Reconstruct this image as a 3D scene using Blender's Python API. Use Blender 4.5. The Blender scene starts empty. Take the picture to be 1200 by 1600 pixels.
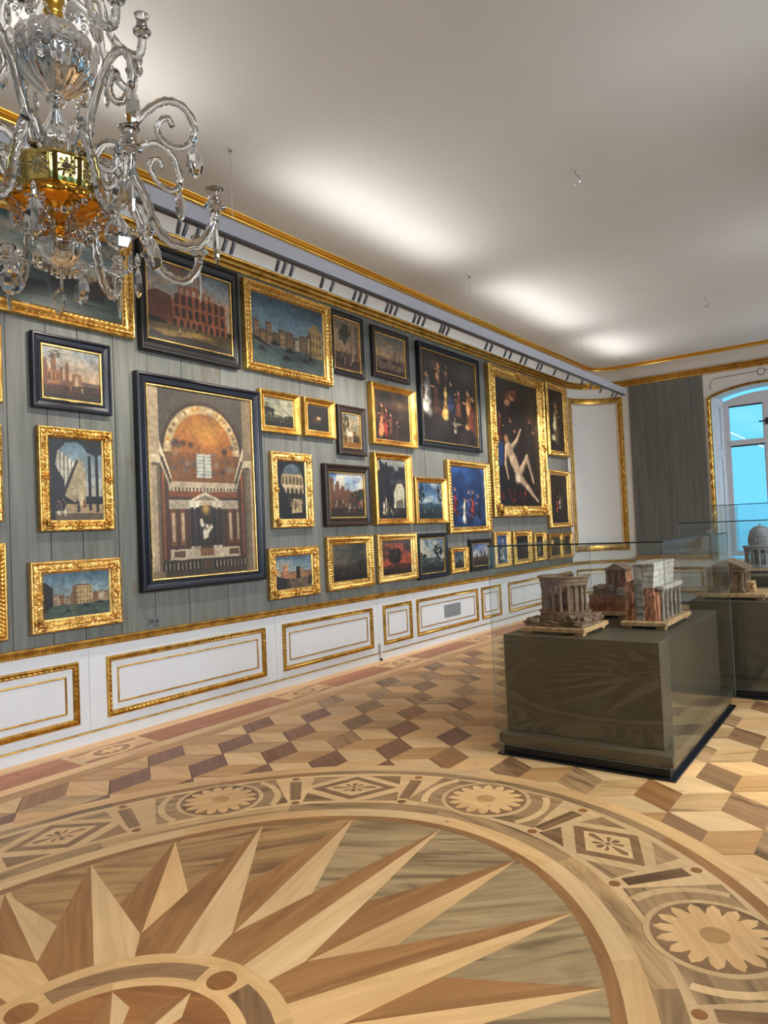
import bpy, math, random
import numpy as np
from mathutils import Matrix, Vector

# ------------------------------------------------------------------ camera
SC = bpy.context.scene
COL = SC.collection
cam_d = bpy.data.cameras.new('camera'); cam_o = bpy.data.objects.new('camera', cam_d); COL.objects.link(cam_o)
CR = Vector((0.800566, 0.597642, -0.043788)); CU = Vector((0.052047, 0.00345, 0.998639)); CF = Vector((-0.596979, 0.801756, 0.028343))
CP = Vector((5.38331, 0.0, 1.6))
m = Matrix.Identity(4)
for i in range(3):
    m[i][0] = CR[i]; m[i][1] = CU[i]; m[i][2] = -CF[i]; m[i][3] = CP[i]
cam_o.matrix_world = m
cam_d.sensor_fit = 'HORIZONTAL'; cam_d.sensor_width = 36.0; cam_d.lens = 36.0 * 1098.69 / 1200.0
cam_d.clip_start = 0.05; cam_d.clip_end = 500
SC.camera = cam_o

# ------------------------------------------------------------------ world, view, lights
SC.view_settings.view_transform = 'Standard'; SC.view_settings.look = 'None'
SC.view_settings.gamma = 1.0; SC.view_settings.use_curve_mapping = False
SC.view_settings.exposure = 0.15
SC.cycles.max_bounces = 14; SC.cycles.transmission_bounces = 12; SC.cycles.transparent_max_bounces = 32
SC.cycles.diffuse_bounces = 5; SC.cycles.glossy_bounces = 5
SC.cycles.sample_clamp_indirect = 6.0
world = bpy.data.worlds.new('world'); SC.world = world; world.use_nodes = True
bg = world.node_tree.nodes['Background']; bg.inputs[0].default_value = (0.17, 0.66, 1.0, 1); bg.inputs[1].default_value = 1.15

def area_light(name, loc, direction, sx, sy, power, color, spread=180):
    l = bpy.data.lights.new(name, 'AREA'); l.shape = 'RECTANGLE'; l.size = sx; l.size_y = sy; l.energy = power; l.color = color
    l.spread = math.radians(spread)
    o = bpy.data.objects.new(name, l); COL.objects.link(o); o.location = loc
    o.rotation_euler = Vector(direction).to_track_quat('-Z', 'Y').to_euler()
    return o
SPOT_W = 105
DAY = (0.93, 0.965, 1.0); WARM = (1.0, 0.90, 0.76)
RX = 6.66; EY = 14.38; BY = -5.0; CZ = 4.668          # room: right wall, end wall, back wall, ceiling
WIN_Y = [-3.0, 0.9, 4.8, 8.7, 12.2]                   # windows of the right-hand wall
for wy in WIN_Y:
    area_light('window_right_offscreen', (RX + 1.40, wy, 3.15), (-1, 0, -.75), 1.6, 2.75, 600, DAY)   # daylight outside each window of the side wall
for uy in (1.8, 5.55, 9.3, 12.2):                    # up-lighters lying on the hanging rail, which runs on out of the picture
    un = 'rail_uplight_offscreen' if uy < 2 else 'rail_uplight'
    area_light(un, (1.25, uy, 4.095), (0.05, 0, 1), 2.6 if uy < 12 else 1.6, 0.07, 3.5 if uy < 12 else 2.4, (1.0, 0.97, 0.92))
    area_light(un, (1.27, uy, 4.10), (1.3, 0, 1), 2.6 if uy < 12 else 1.6, 0.07, 11 if uy < 12 else 7, (1.0, 0.97, 0.92))

# ------------------------------------------------------------------ materials
def lin(c):
    return tuple((x / 12.92 if x <= .04045 else ((x + .055) / 1.055) ** 2.4) for x in (c[0] / 255, c[1] / 255, c[2] / 255))
class NT:
    def __init__(s, name):
        s.m = bpy.data.materials.new(name); s.m.use_nodes = True; s.t = s.m.node_tree; s.b = s.t.nodes['Principled BSDF']
    def n(s, typ, **kw):
        x = s.t.nodes.new('ShaderNode' + typ)
        for k, v in kw.items():
            if isinstance(k, str) and hasattr(x, k): setattr(x, k, v)
        return x
    def l(s, a, b): s.t.links.new(a, b)
    def ramp(s, fac, stops):
        r = s.n('ValToRGB'); e = r.color_ramp.elements
        while len(e) < len(stops): e.new(0.5)
        for el, (p, c) in zip(e, stops): el.position = p; el.color = (*c, 1)
        s.l(fac, r.inputs[0]); return r.outputs[0]
    def noise(s, vec, scale, detail=4, dist=0.0, rough=.55):
        x = s.n('TexNoise'); x.inputs['Scale'].default_value = scale; x.inputs['Detail'].default_value = detail
        x.inputs['Distortion'].default_value = dist; x.inputs['Roughness'].default_value = rough
        if vec is not None: s.l(vec, x.inputs['Vector'])
        return x.outputs[0]
    def coord(s, kind='Object', scale=(1, 1, 1), add=None):
        c = s.n('TexCoord'); mp = s.n('Mapping'); mp.inputs['Scale'].default_value = scale
        out = c.outputs[kind]
        if add is not None:
            va = s.n('VectorMath', operation='ADD'); s.l(out, va.inputs[0]); s.l(add, va.inputs[1]); out = va.outputs[0]
        s.l(out, mp.inputs[0]); return mp.outputs[0]
    def mixc(s, fac, a, b, mode='MIX'):
        x = s.n('Mix'); x.data_type = 'RGBA'; x.blend_type = mode
        for sock, v in ((x.inputs[0], fac), (x.inputs[6], a), (x.inputs[7], b)):
            if hasattr(v, 'is_output'): s.l(v, sock)
            elif isinstance(v, (int, float)): sock.default_value = v
            else: sock.default_value = (*v, 1)
        return x.outputs[2]
    def bump(s, h, strength=.2, dist=.01):
        b = s.n('Bump'); b.inputs['Strength'].default_value = strength; b.inputs['Distance'].default_value = dist
        s.l(h, b.inputs['Height']); s.l(b.outputs[0], s.b.inputs['Normal'])
    def set(s, **kw):
        for k, v in kw.items():
            i = s.b.inputs[k.replace('_', ' ')]
            if hasattr(v, 'is_output'): s.l(v, i)
            elif isinstance(v, tuple): i.default_value = (*v, 1) if len(v) == 3 else v
            else: i.default_value = v
        return s
def plain(name, col, rough=.5, metal=0.0, var=.06, scale=6, bump=0.0):
    t = NT(name); c = lin(col); v = t.coord('Object')
    f = t.noise(v, scale, 5)
    t.set(Base_Color=t.ramp(f, [(.3, tuple(x * (1 - var) for x in c)), (.7, tuple(min(1, x * (1 + var)) for x in c))]), Roughness=rough, Metallic=metal)
    if bump: t.bump(t.noise(v, scale * 8, 4), bump)
    return t.m
def gold(name, col, dark, rough=.32, scale=40, bump=.35):
    t = NT(name); v = t.coord('Object'); f = t.noise(v, scale, 5, .4)
    t.set(Base_Color=t.ramp(f, [(.32, lin(dark)), (.62, lin(col))]), Metallic=1.0, Roughness=t.ramp(t.noise(v, scale * .5, 3), [(.3, (rough - .1,) * 3), (.7, (rough + .15,) * 3)]))
    t.bump(f, bump, .004); return t.m
def wood(name, c1, c2, c3, rough=.36, streak=.5):
    """c1 main, c2 grain, c3 dark streaks; grain runs along U (metres)"""
    t = NT(name); oi = t.n('ObjectInfo')
    rv = t.n('VectorMath', operation='SCALE'); rv.inputs[0].default_value = (37.0, 91.0, 13.0); t.l(oi.outputs['Random'], rv.inputs['Scale'])
    v = t.coord('UV', (1.6, 22, 1), rv.outputs[0]); f = t.noise(v, 1.0, 6, .8, .6)
    v2 = t.coord('UV', (1.1, 7.5, 1), rv.outputs[0]); g = t.noise(v2, 1.0, 4, 1.6, .5)
    base = t.ramp(f, [(.30, lin(c2)), (.62, lin(c1))])
    v3 = t.coord('UV', (1.3, 1.7, 1), rv.outputs[0]); h = t.noise(v3, 1.0, 3, .4, .5)
    col = t.mixc(t.ramp(g, [(.50, (0, 0, 0)), (.66, (streak,) * 3)]), base, lin(c3))
    vf = t.coord('UV', (5, 140, 1), rv.outputs[0]); ff = t.noise(vf, 1.0, 2, .2)
    col = t.mixc(t.ramp(ff, [(.34, (.35,) * 3), (.5, (0, 0, 0))]), col, lin(c2))
    vk = t.coord('UV', (2.6, 5.5, 1), rv.outputs[0]); vo = t.n('TexVoronoi'); vo.inputs['Scale'].default_value = 1.0; t.l(vk, vo.inputs['Vector'])
    col = t.mixc(t.ramp(vo.outputs['Distance'], [(.03, (.7,) * 3), (.075, (0, 0, 0))]), col, lin(tuple(x * .62 for x in c3)))
    hs = t.n('HueSaturation'); t.l(col, hs.inputs['Color'])
    ma = t.n('MapRange'); t.l(oi.outputs['Random'], ma.inputs[0]); ma.inputs[3].default_value = .88; ma.inputs[4].default_value = 1.10
    mb = t.n('MapRange'); t.l(h, mb.inputs[0]); mb.inputs[1].default_value = .3; mb.inputs[2].default_value = .7; mb.inputs[3].default_value = .9; mb.inputs[4].default_value = 1.1
    mm = t.n('Math', operation='MULTIPLY'); t.l(ma.outputs[0], mm.inputs[0]); t.l(mb.outputs[0], mm.inputs[1]); t.l(mm.outputs[0], hs.inputs['Value'])
    t.set(Base_Color=hs.outputs[0], Roughness=t.ramp(f, [(.3, (rough + .08,) * 3), (.7, (rough - .04,) * 3)]))
    t.bump(f, .04, .001); return t.m

M = {}
M['white'] = plain('white_paint', (205, 205, 208), .45, var=.02)
M['white_wall'] = plain('white_wall_paint', (210, 209, 206), .6, var=.02)
M['ceiling'] = plain('ceiling_plaster', (206, 206, 204), .85, var=.015, scale=2)
M['gold'] = gold('gilding', (232, 194, 116), (186, 136, 66), .34, 30, .15)
M['gold_dull'] = gold('gilding_on_wall', (206, 166, 88), (164, 124, 54), .38, 14, .08)
M['gold_bright'] = gold('bright_gilding', (246, 206, 104), (222, 170, 66), .26, 9, .06)
M['gold_plain'] = gold('plain_gilding', (222, 176, 98), (190, 140, 66), .33, 9, .05)
t = NT('polished_gilding'); t.set(Base_Color=lin((236, 190, 86)), Metallic=1.0, Roughness=.30); M['gold_trim'] = t.m
M['gold_pale'] = gold('pale_gilding', (236, 200, 128), (204, 158, 88), .36, 24, .12)
M['black_frame'] = plain('black_lacquer', (26, 24, 25), .32, var=.2, scale=12)
M['blue_frame'] = plain('blue_black_lacquer', (15, 19, 32), .30, var=.2, scale=10)
M['brown_frame'] = plain('dark_brown_lacquer', (44, 33, 29), .34, var=.2, scale=12)
M['brass'] = plain('brass', (210, 160, 70), .25, 1.0, .1, 20)
M['black'] = plain('black_metal', (20, 21, 26), .4, var=.1)
M['olive'] = plain('olive_grey_lacquer', (74, 66, 52), .42, var=.03)
M['rail'] = plain('grey_rail_paint', (150, 150, 158), .45, var=.02)
M['steel'] = plain('silver_metal', (190, 190, 195), .25, 1.0, .05)
M['darkgrey'] = plain('dark_grey_metal', (84, 84, 90), .4, .5, .05)
M['winframe'] = plain('window_paint', (205, 208, 216), .4, var=.02)
M['snow'] = plain('pale_ground_outside', (240, 244, 250), .9, var=.05, scale=.3)
M['socket'] = plain('grey_plastic', (96, 100, 98), .4, var=.03)
# light timbers of the floor
M['maple'] = wood('maple', (240, 192, 132), (224, 172, 112), (206, 154, 96), streak=.35)
M['pale'] = wood('pale_maple', (238, 196, 142), (222, 178, 122), (200, 154, 104), streak=.35)
M['honey'] = wood('honey_wood', (214, 162, 104), (192, 140, 84), (160, 112, 64), streak=.45)
M['brown'] = wood('brown_wood', (176, 124, 74), (152, 102, 56), (118, 76, 40), streak=.5)
M['plum'] = wood('plum_wood', (147, 98, 71), (127, 82, 58), (100, 62, 44), streak=.3)
M['red'] = wood('red_brown_wood', (193, 123, 81), (171, 103, 66), (143, 83, 52), streak=.3)
M['grey'] = wood('grey_walnut', (189, 149, 103), (158, 121, 81), (101, 74, 48), streak=.85)
M['walnut'] = wood('walnut', (163, 122, 82), (133, 97, 63), (89, 63, 40), streak=.7)
M['tiledark'] = wood('streaked_walnut', (170, 127, 86), (142, 103, 66), (99, 69, 45), streak=.7)
M['olivewood'] = wood('olive_wood', (215, 173, 118), (189, 145, 94), (123, 92, 57), streak=.8)
M['field_grey'] = wood('grey_green_field', (186, 156, 112), (156, 126, 86), (106, 84, 56), streak=.8)
M['field_brown'] = wood('brown_field', (190, 146, 94), (164, 120, 74), (112, 78, 46), streak=.85)
M['burl'] = wood('burl_wood', (170, 112, 62), (142, 88, 47), (103, 62, 34), streak=.6)
M['subfloor'] = plain('dark_joint', (60, 42, 28), .7)
# painted boards
def boards(name, c1, c2, worn, amt):
    t = NT(name); oi = t.n('ObjectInfo'); rv = t.n('VectorMath', operation='SCALE'); rv.inputs[0].default_value = (0, 17.0, 29.0); t.l(oi.outputs['Random'], rv.inputs['Scale'])
    v = t.coord('Object', (9, 9, .55), rv.outputs[0]); f = t.noise(v, 1.6, 7, .5, .65)
    base = t.ramp(f, [(.28, lin(c2)), (.68, lin(c1))])
    vb = t.coord('Object', (2.2, 2.2, .8), rv.outputs[0]); g = t.noise(vb, 1.3, 8, 1.0, .72)
    col = t.mixc(t.ramp(g, [(.60 - .06 * (amt > .7), (0, 0, 0)), (.68, (amt,) * 3)]), base, lin(worn))
    vs = t.coord('Object', (60, 60, 1.2), rv.outputs[0]); s2 = t.noise(vs, 1.0, 3)
    col = t.mixc(t.ramp(s2, [(.35, (.22,) * 3), (.55, (0, 0, 0))]), col, lin(tuple(x * .7 for x in c2)))
    t.set(Base_Color=col, Roughness=.62); t.bump(s2, .12, .003); return t.m
M['boards'] = boards('grey_green_boards', (113, 114, 110), (86, 88, 85), (92, 84, 74), .35)
M['boards_worn'] = boards('worn_grey_green_boards', (112, 114, 107), (82, 85, 80), (92, 70, 56), .95)
# cork models
def cork(name, c1, c2, c3):
    t = NT(name); v = t.coord('Object'); f = t.noise(v, 26, 8, .3, .7); g = t.noise(v, 90, 4)
    col = t.ramp(f, [(.3, lin(c3)), (.5, lin(c2)), (.7, lin(c1))]); t.set(Base_Color=col, Roughness=.85); t.bump(g, .8, .006); return t.m
M['cork'] = cork('cork', (156, 124, 96), (122, 93, 70), (80, 58, 44))
M['cork_red'] = cork('brick_red_cork', (196, 134, 94), (164, 102, 68), (112, 70, 48))
M['cork_grey'] = cork('grey_cork', (172, 161, 144), (140, 128, 114), (94, 85, 75))
M['cork_pale'] = cork('pale_plaster_model', (214, 204, 190), (184, 172, 158), (130, 118, 104))
M['plate'] = cork('model_board_wood', (226, 184, 132), (193, 149, 101), (138, 101, 66))
M['plaster'] = cork('plaster_model', (176, 166, 168), (150, 140, 144), (112, 102, 106))
def pane(name, tint, gloss=(1, 1, 1)):
    """clear pane: light goes straight through, Schlick reflection on both faces"""
    t = NT(name); t.t.nodes.remove(t.b); out = t.t.nodes['Material Output']
    lw = t.n('LayerWeight'); lw.inputs['Blend'].default_value = .5
    pw = t.n('Math', operation='POWER'); t.l(lw.outputs['Facing'], pw.inputs[0]); pw.inputs[1].default_value = 5
    mr = t.n('MapRange'); t.l(pw.outputs[0], mr.inputs[0]); mr.inputs[3].default_value = .036; mr.inputs[4].default_value = .42
    tr = t.n('BsdfTransparent'); tr.inputs[0].default_value = (*tint, 1); gl = t.n('BsdfGlossy'); gl.inputs['Roughness'].default_value = 0.0; gl.inputs[0].default_value = (*gloss, 1)
    mx = t.n('MixShader'); t.l(mr.outputs[0], mx.inputs[0]); t.l(tr.outputs[0], mx.inputs[1]); t.l(gl.outputs[0], mx.inputs[2]); t.l(mx.outputs[0], out.inputs[0]); return t.m
M['pane'] = pane('showcase_glass', (.965, .985, .98))
M['winpane'] = pane('window_glass', (.97, .985, .99))
t = NT('crystal'); t.set(Base_Color=(.80, .81, .82), Transmission_Weight=1.0, Roughness=.015, IOR=1.52); M['crystal'] = t.m
t = NT('gold_mirror'); t.set(Base_Color=lin((236, 206, 120)), Metallic=1.0, Roughness=.08); M['gold_mirror'] = t.m
t = NT('gold_amber'); t.set(Base_Color=lin((214, 150, 52)), Metallic=1.0, Roughness=.16); M['gold_amber'] = t.m
M['edge_dark'] = plain('dark_glass_edge', (38, 52, 58), .15, var=.02)
M['edge'] = plain('polished_glass_edge', (112, 130, 132), .15, var=.02)

# ------------------------------------------------------------------ mesh helpers
def new_obj(name, verts, faces, mat, parent=None, smooth=False, uv=None, loc=None):
    me = bpy.data.meshes.new(name); me.from_pydata([tuple(v) for v in verts], [], [tuple(f) for f in faces])
    if uv is not None:
        ul = me.uv_layers.new(name='uv'); vi = np.empty(len(me.loops), dtype=np.int32); me.loops.foreach_get('vertex_index', vi)
        ul.data.foreach_set('uv', np.asarray(uv, dtype=np.float32)[vi].ravel())
    if mat is not None: me.materials.append(mat)
    if smooth: me.polygons.foreach_set('use_smooth', np.ones(len(me.polygons), dtype=bool))
    o = bpy.data.objects.new(name, me); COL.objects.link(o)
    if parent is not None: o.parent = parent
    if loc is not None: o.location = loc
    return o
def empty(name, loc=(0, 0, 0), rot=None):
    o = bpy.data.objects.new(name, None); COL.objects.link(o); o.location = loc; o.empty_display_size = .1
    if rot is not None: o.rotation_euler = rot
    return o
def tag(o, label=None, cat=None, group=None, kind=None):
    if label: o['label'] = label
    if cat: o['category'] = cat
    if group: o['group'] = group
    if kind: o['kind'] = kind
    return o
class MB:
    def __init__(s): s.v = []; s.f = []
    def add(s, v, f):
        o = len(s.v); s.v += [tuple(x) for x in v]; s.f += [tuple(i + o for i in g) for g in f]; return s
    def box(s, x0, x1, y0, y1, z0, z1):
        return s.add([(x0, y0, z0), (x1, y0, z0), (x1, y1, z0), (x0, y1, z0), (x0, y0, z1), (x1, y0, z1), (x1, y1, z1), (x0, y1, z1)],
                     [(3, 2, 1, 0), (4, 5, 6, 7), (0, 1, 5, 4), (1, 2, 6, 5), (2, 3, 7, 6), (3, 0, 4, 7)])
    def bbox(s, x0, x1, y0, y1, z0, z1, b=.004):
        """box with chamfered upright edges and top"""
        P = lambda i, z: [(x0 + i, y0 + i + b, z), (x0 + i + b, y0 + i, z), (x1 - i - b, y0 + i, z), (x1 - i, y0 + i + b, z), (x1 - i, y1 - i - b, z), (x1 - i - b, y1 - i, z), (x0 + i + b, y1 - i, z), (x0 + i, y1 - i - b, z)]
        v = P(0, z0) + P(0, z1 - b) + P(b, z1); f = [tuple(range(7, -1, -1)), tuple(range(16, 24))]
        for k in (0, 8):
            for i in range(8): f.append((k + i, k + (i + 1) % 8, k + 8 + (i + 1) % 8, k + 8 + i))
        return s.add(v, f)
    def ell(s, c, r, nu=8, nv=6, R=None):
        v = []; f = []
        for j in range(nv + 1):
            a = math.pi * j / nv - math.pi / 2
            for i in range(nu):
                b = 2 * math.pi * i / nu; p = Vector((r[0] * math.cos(a) * math.cos(b), r[1] * math.cos(a) * math.sin(b), r[2] * math.sin(a)))
                if R is not None: p = R @ p
                v.append((c[0] + p.x, c[1] + p.y, c[2] + p.z))
        for j in range(nv):
            for i in range(nu): f.append((j * nu + i, j * nu + (i + 1) % nu, (j + 1) * nu + (i + 1) % nu, (j + 1) * nu + i))
        return s.add(v, f)
    def lathe(s, prof, n=16, c=(0, 0, 0), lobes=0, amp=0., a0=0, a1=None, caps=True, twist=0.):
        full = a1 is None; v = []; f = []; m_ = n if full else n + 1
        for j, (r, z) in enumerate(prof):
            for i in range(m_):
                a = a0 + (2 * math.pi if full else (a1 - a0)) * i / n
                rr = r * (1 + amp * math.cos(lobes * a + twist * j)); v.append((c[0] + rr * math.cos(a), c[1] + rr * math.sin(a), c[2] + z))
        for j in range(len(prof) - 1):
            for i in range(n):
                k = (i + 1) % m_; f.append((j * m_ + i, j * m_ + k, (j + 1) * m_ + k, (j + 1) * m_ + i))
        if caps and full: f.append(tuple(range(n - 1, -1, -1))); f.append(tuple((len(prof) - 1) * n + i for i in range(n)))
        return s.add(v, f)
    def tube(s, pts, rad, n=8, lobes=0, amp=0., twist=0., caps=True):
        pts = [Vector(p) for p in pts]; N = len(pts); rads = rad if isinstance(rad, (list, tuple)) else [rad] * N
        T = [(pts[min(i + 1, N - 1)] - pts[max(i - 1, 0)]).normalized() for i in range(N)]
        u = T[0].orthogonal().normalized(); v = []; f = []; L = 0
        for i in range(N):
            if i: L += (pts[i] - pts[i - 1]).length
            u = (u - T[i] * u.dot(T[i])).normalized(); w = T[i].cross(u)
            for k in range(n):
                a = 2 * math.pi * k / n; rr = rads[i] * (1 + amp * math.cos(lobes * a + twist * L)); p = pts[i] + (u * math.cos(a) + w * math.sin(a)) * rr; v.append(tuple(p))
        for i in range(N - 1):
            for k in range(n): f.append((i * n + k, i * n + (k + 1) % n, (i + 1) * n + (k + 1) % n, (i + 1) * n + k))
        if caps: f.append(tuple(range(n - 1, -1, -1))); f.append(tuple((N - 1) * n + k for k in range(n)))
        return s.add(v, f)
    def prism(s, poly, z0, z1, fn=None):
        """poly in the xy plane, extruded; fn maps each point"""
        n = len(poly); v = [(x, y, z0) for x, y in poly] + [(x, y, z1) for x, y in poly]
        if fn: v = [fn(*q) for q in v]
        f = [tuple(range(n - 1, -1, -1)), tuple(range(n, 2 * n))] + [(i, (i + 1) % n, n + (i + 1) % n, n + i) for i in range(n)]
        return s.add(v, f)
    def obj(s, name, mat, parent=None, smooth=False, loc=None): return new_obj(name, s.v, s.f, mat, parent, smooth, None, loc)
def xzy(x, y, z): return (x, z, y)
def smooth_path(pts, n=8):
    """Catmull-Rom through points (tuples)"""
    P = [np.array(p, float) for p in pts]; P = [2 * P[0] - P[1]] + P + [2 * P[-1] - P[-2]]; out = []
    for i in range(1, len(P) - 2):
        for k in range(n):
            t_ = k / n; a, b, c, d = P[i - 1:i + 3]
            out.append(.5 * (2 * b + (c - a) * t_ + (2 * a - 5 * b + 4 * c - d) * t_ ** 2 + (3 * b - a - 3 * c + d) * t_ ** 3))
    out.append(P[-2]); return out
def sweep_rect(u0, u1, v0, v1, prof, fn, seg=None, pat=None, pitch=.04, rnd=None):
    """moulding round a rectangle: prof = (inset_u, inset_v, height); fn maps (u, v, h) to 3D; pat gives height wobble"""
    V = []; Fc = []; k = len(prof)
    corners = lambda iu, iv: [(u0 + iu, v0 + iv), (u1 - iu, v0 + iv), (u1 - iu, v1 - iv), (u0 + iu, v1 - iv)]
    for sd in range(4):
        Ls = (u1 - u0) if sd % 2 == 0 else (v1 - v0)
        n = seg[sd % 2] if seg else max(1, int(round(Ls / pitch)) * 4)
        o = len(V)
        for i in range(n + 1):
            t_ = i / n
            for j, (iu, iv, h) in enumerate(prof):
                c = corners(iu, iv); a, b = c[sd], c[(sd + 1) % 4]
                hh = h
                if pat and 0 < i < n and pat[j]:
                    hh += pat[j] * (math.sin(i * math.pi / 2) if rnd is None else rnd.uniform(-1, 1))
                V.append(fn(a[0] + (b[0] - a[0]) * t_, a[1] + (b[1] - a[1]) * t_, hh))
        for i in range(n):
            for j in range(k - 1):
                Fc.append((o + i * k + j, o + (i + 1) * k + j, o + (i + 1) * k + j + 1, o + i * k + j + 1))
    return V, Fc
def sweep_path(path, prof, pat=None, closed=False):
    """path = (x, y, nx, ny) with inward normals; prof = (offset, z)"""
    V = []; Fc = []; k = len(prof)
    for i, (x, y, nx, ny) in enumerate(path):
        for j, (o, z) in enumerate(prof):
            if pat: o = o + pat[j] * (1 if i % 2 else -1)
            V.append((x + nx * o, y + ny * o, z))
    for i in range(len(path) - 1):
        for j in range(k - 1): Fc.append((i * k + j, (i + 1) * k + j, (i + 1) * k + j + 1, i * k + j + 1))
    return V, Fc
rng = random.Random(7)

# ------------------------------------------------------------------ room shell
AR = .95                                              # radius of the rounded room corners
def room_path(y_start=BY, step=None):
    p = [(0, y_start, 1, 0)]
    if step:
        y = y_start
        while y + step < EY - AR: y += step; p.append((0, y, 1, 0))
    p.append((0, EY - AR, 1, 0))
    for i in range(1, 13):
        a = math.pi - (math.pi / 2) * i / 12; p.append((AR + AR * math.cos(a), EY - AR + AR * math.sin(a), -math.cos(a), -math.sin(a)))
    p.append((RX - AR, EY, 0, -1))
    for i in range(1, 13):
        a = math.pi / 2 - (math.pi / 2) * i / 12; p.append((RX - AR + AR * math.cos(a), EY - AR + AR * math.sin(a), -math.cos(a), -math.sin(a)))
    p.append((RX, y_start, -1, 0)); return p
ST = dict(kind='structure')
floor = tag(MB().box(-.1, RX + .1, BY - .1, EY + .1, -.12, -.004).obj('floor', M['subfloor']), 'marquetry wood floor with a star medallion and rhombus blocks', 'floor', **ST)
ceiling = tag(MB().box(-.3, RX + .3, BY - .3, EY + .3, CZ, CZ + .15).obj('ceiling', M['ceiling']), 'plain white plaster ceiling', 'ceiling', **ST)
wall_left = tag(MB().box(-.25, -.03, BY - .25, EY + .25, -.1, CZ).obj('wall_left', M['white_wall']), 'grey-green boarded wall above white gilded wainscot, hung with paintings', 'wall', **ST)
wall_back = tag(MB().box(-.25, RX + .25, BY - .25, BY, -.1, CZ).obj('wall_back', M['white_wall']), 'plain white wall behind the viewer', 'wall', **ST)
cove_v, cove_f = sweep_path(room_path(), [(0, 4.40)] + [(.44 * (1 - math.cos(a)), 4.43 + .20 * math.sin(a)) for a in np.linspace(0, math.pi / 2, 9)] + [(.44, 4.70)])
tag(new_obj('ceiling_cove', cove_v, cove_f, M['white_wall'], None, True), 'white concave cove between the two gilt cornices', 'ceiling cove', **ST)
# lower cornice (trim_1), upper cornice (trim_2)
v, f = sweep_path(room_path(), [(-.01, 4.325), (.018, 4.325), (.022, 4.335), (.022, 4.35), (.012, 4.355), (.012, 4.362), (.04, 4.37), (.05, 4.39), (.045, 4.40), (.03, 4.405), (.03, 4.412), (.062, 4.42), (.068, 4.435), (.06, 4.447), (.0, 4.45)])
tag(new_obj('trim_1', v, f, M['gold_dull']), 'gilded cornice of stepped ribs along the top of the wall', 'cornice', **ST)
v, f = sweep_path(room_path(), [(.405, 4.622), (.425, 4.611), (.437, 4.613), (.44, 4.622), (.455, 4.624), (.467, 4.632), (.465, 4.643), (.452, 4.647), (.456, 4.653), (.474, 4.659), (.48, 4.67)])
trim_2 = tag(new_obj('trim_2', v, f, M['gold_trim']), 'gilded moulding where the cove meets the ceiling', 'moulding', **ST)
for (x, y) in ((.45, EY - AR), (AR, EY - .45), (RX - .45, EY - AR), (RX - AR, EY - .45)):
    MB().box(-.04, .04, -.04, .04, 4.605, 4.668).obj('ornament_block', M['gold_trim'], trim_2, loc=(x, y, 0))

# left wall: boards, wainscot
FX = 0.0
seams = [-5.0, -4.4, -3.9, -3.2, -2.6, -2.1, -1.5, -.9, -.4, .2, .7, 1.3, 1.75, 2.1, 2.548, 2.86, 3.127, 3.45, 3.79, 4.156, 4.62, 5.19, 5.75, 6.3, 6.95, 7.42, 7.81, 8.25, 8.72, 9.2, 9.75, 10.2, 10.75, 11.3, 11.85, 12.35, 12.9, EY - AR]
for a, b in zip(seams, seams[1:]):
    worn = 3.0 < a < 4.5
    dx = rng.uniform(-.0015, .0015)
    mb = MB(); y0, y1 = a + .0012, b - .0012; x = -.008 + dx
    mb.add([(-.03, y0, .8), (-.03, y1, .8), (x, y1 - .002, .8), (x, y0 + .002, .8), (-.03, y0, 4.36), (-.03, y1, 4.36), (x, y1 - .002, 4.36), (x, y0 + .002, 4.36)],
           [(0, 1, 2, 3), (7, 6, 5, 4), (3, 2, 6, 7), (0, 3, 7, 4), (2, 1, 5, 6), (1, 0, 4, 5)])
    mb.obj('plank', M['boards_worn'] if worn else M['boards'], wall_left)
# wainscot boards
ws = [BY, -2.6, -.7, 1.15, 3.132, 5.228, 6.994, 7.79, 9.59, 10.39, 12.23, EY - AR]
for a, b in zip(ws, ws[1:]):
    MB().box(-.03, .006, a + .0015, b - .0015, .07, .80).obj('dado_board', M['white'], wall_left)
bl = tag(MB().box(-.03, .018, BY, EY - AR, 0, .085).obj('baseboard_left', M['white']), 'white skirting with a gilt bead below the wainscot', 'skirting', **ST)
v, f = sweep_path([(0, BY, 1, 0), (0, EY - AR, 1, 0)], [(.0, .083), (.02, .085), (.026, .09), (.022, .098), (.008, .101)])
new_obj('gilt_bead', v, f, M['gold_dull'], bl)
def wall_map(u, v_, h): return (FX + h, u, v_)
def moulded_panel(u0, u1, z0, z1, fn, parent, base=.006, seg=None, gm='gold_dull', w=.05, bead=.10):
    p = [(0, 0, base), (.004, .004, base + .02), (.012, .012, base + .024), (.018, .018, base + .012), (.026, .026, base + .022), (.034, .034, base + .022), (.042, .042, base + .010), (w, w, base)]
    p = [(a * w / .05, b * w / .05, h) for a, b, h in p]
    v, f = sweep_rect(u0, u1, z0, z1, p, fn, seg, [0, 0, 0, 0, .006, .006, 0, 0], .045)
    new_obj('panel_moulding', v, f, M[gm], parent)
    v, f = sweep_rect(u0 + bead, u1 - bead, z0 + bead, z1 - bead, [(0, 0, base), (.002, .002, base + .009), (.008, .008, base + .011), (.014, .014, base + .006), (.015, .015, base)], fn, seg or (1, 1))
    new_obj('panel_bead', v, f, M[gm], parent)
for a, b in [(-4.85, -2.75), (-2.45, -.85), (-.55, 1.0), (1.3, 3.04), (3.283, 5.072), (5.322, 6.879), (7.10, 7.733), (7.853, 9.53), (9.644, 10.294), (10.56, 12.11), (12.357, 13.3)]:
    moulded_panel(a, b, .172, .672, wall_map, wall_left)
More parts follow.
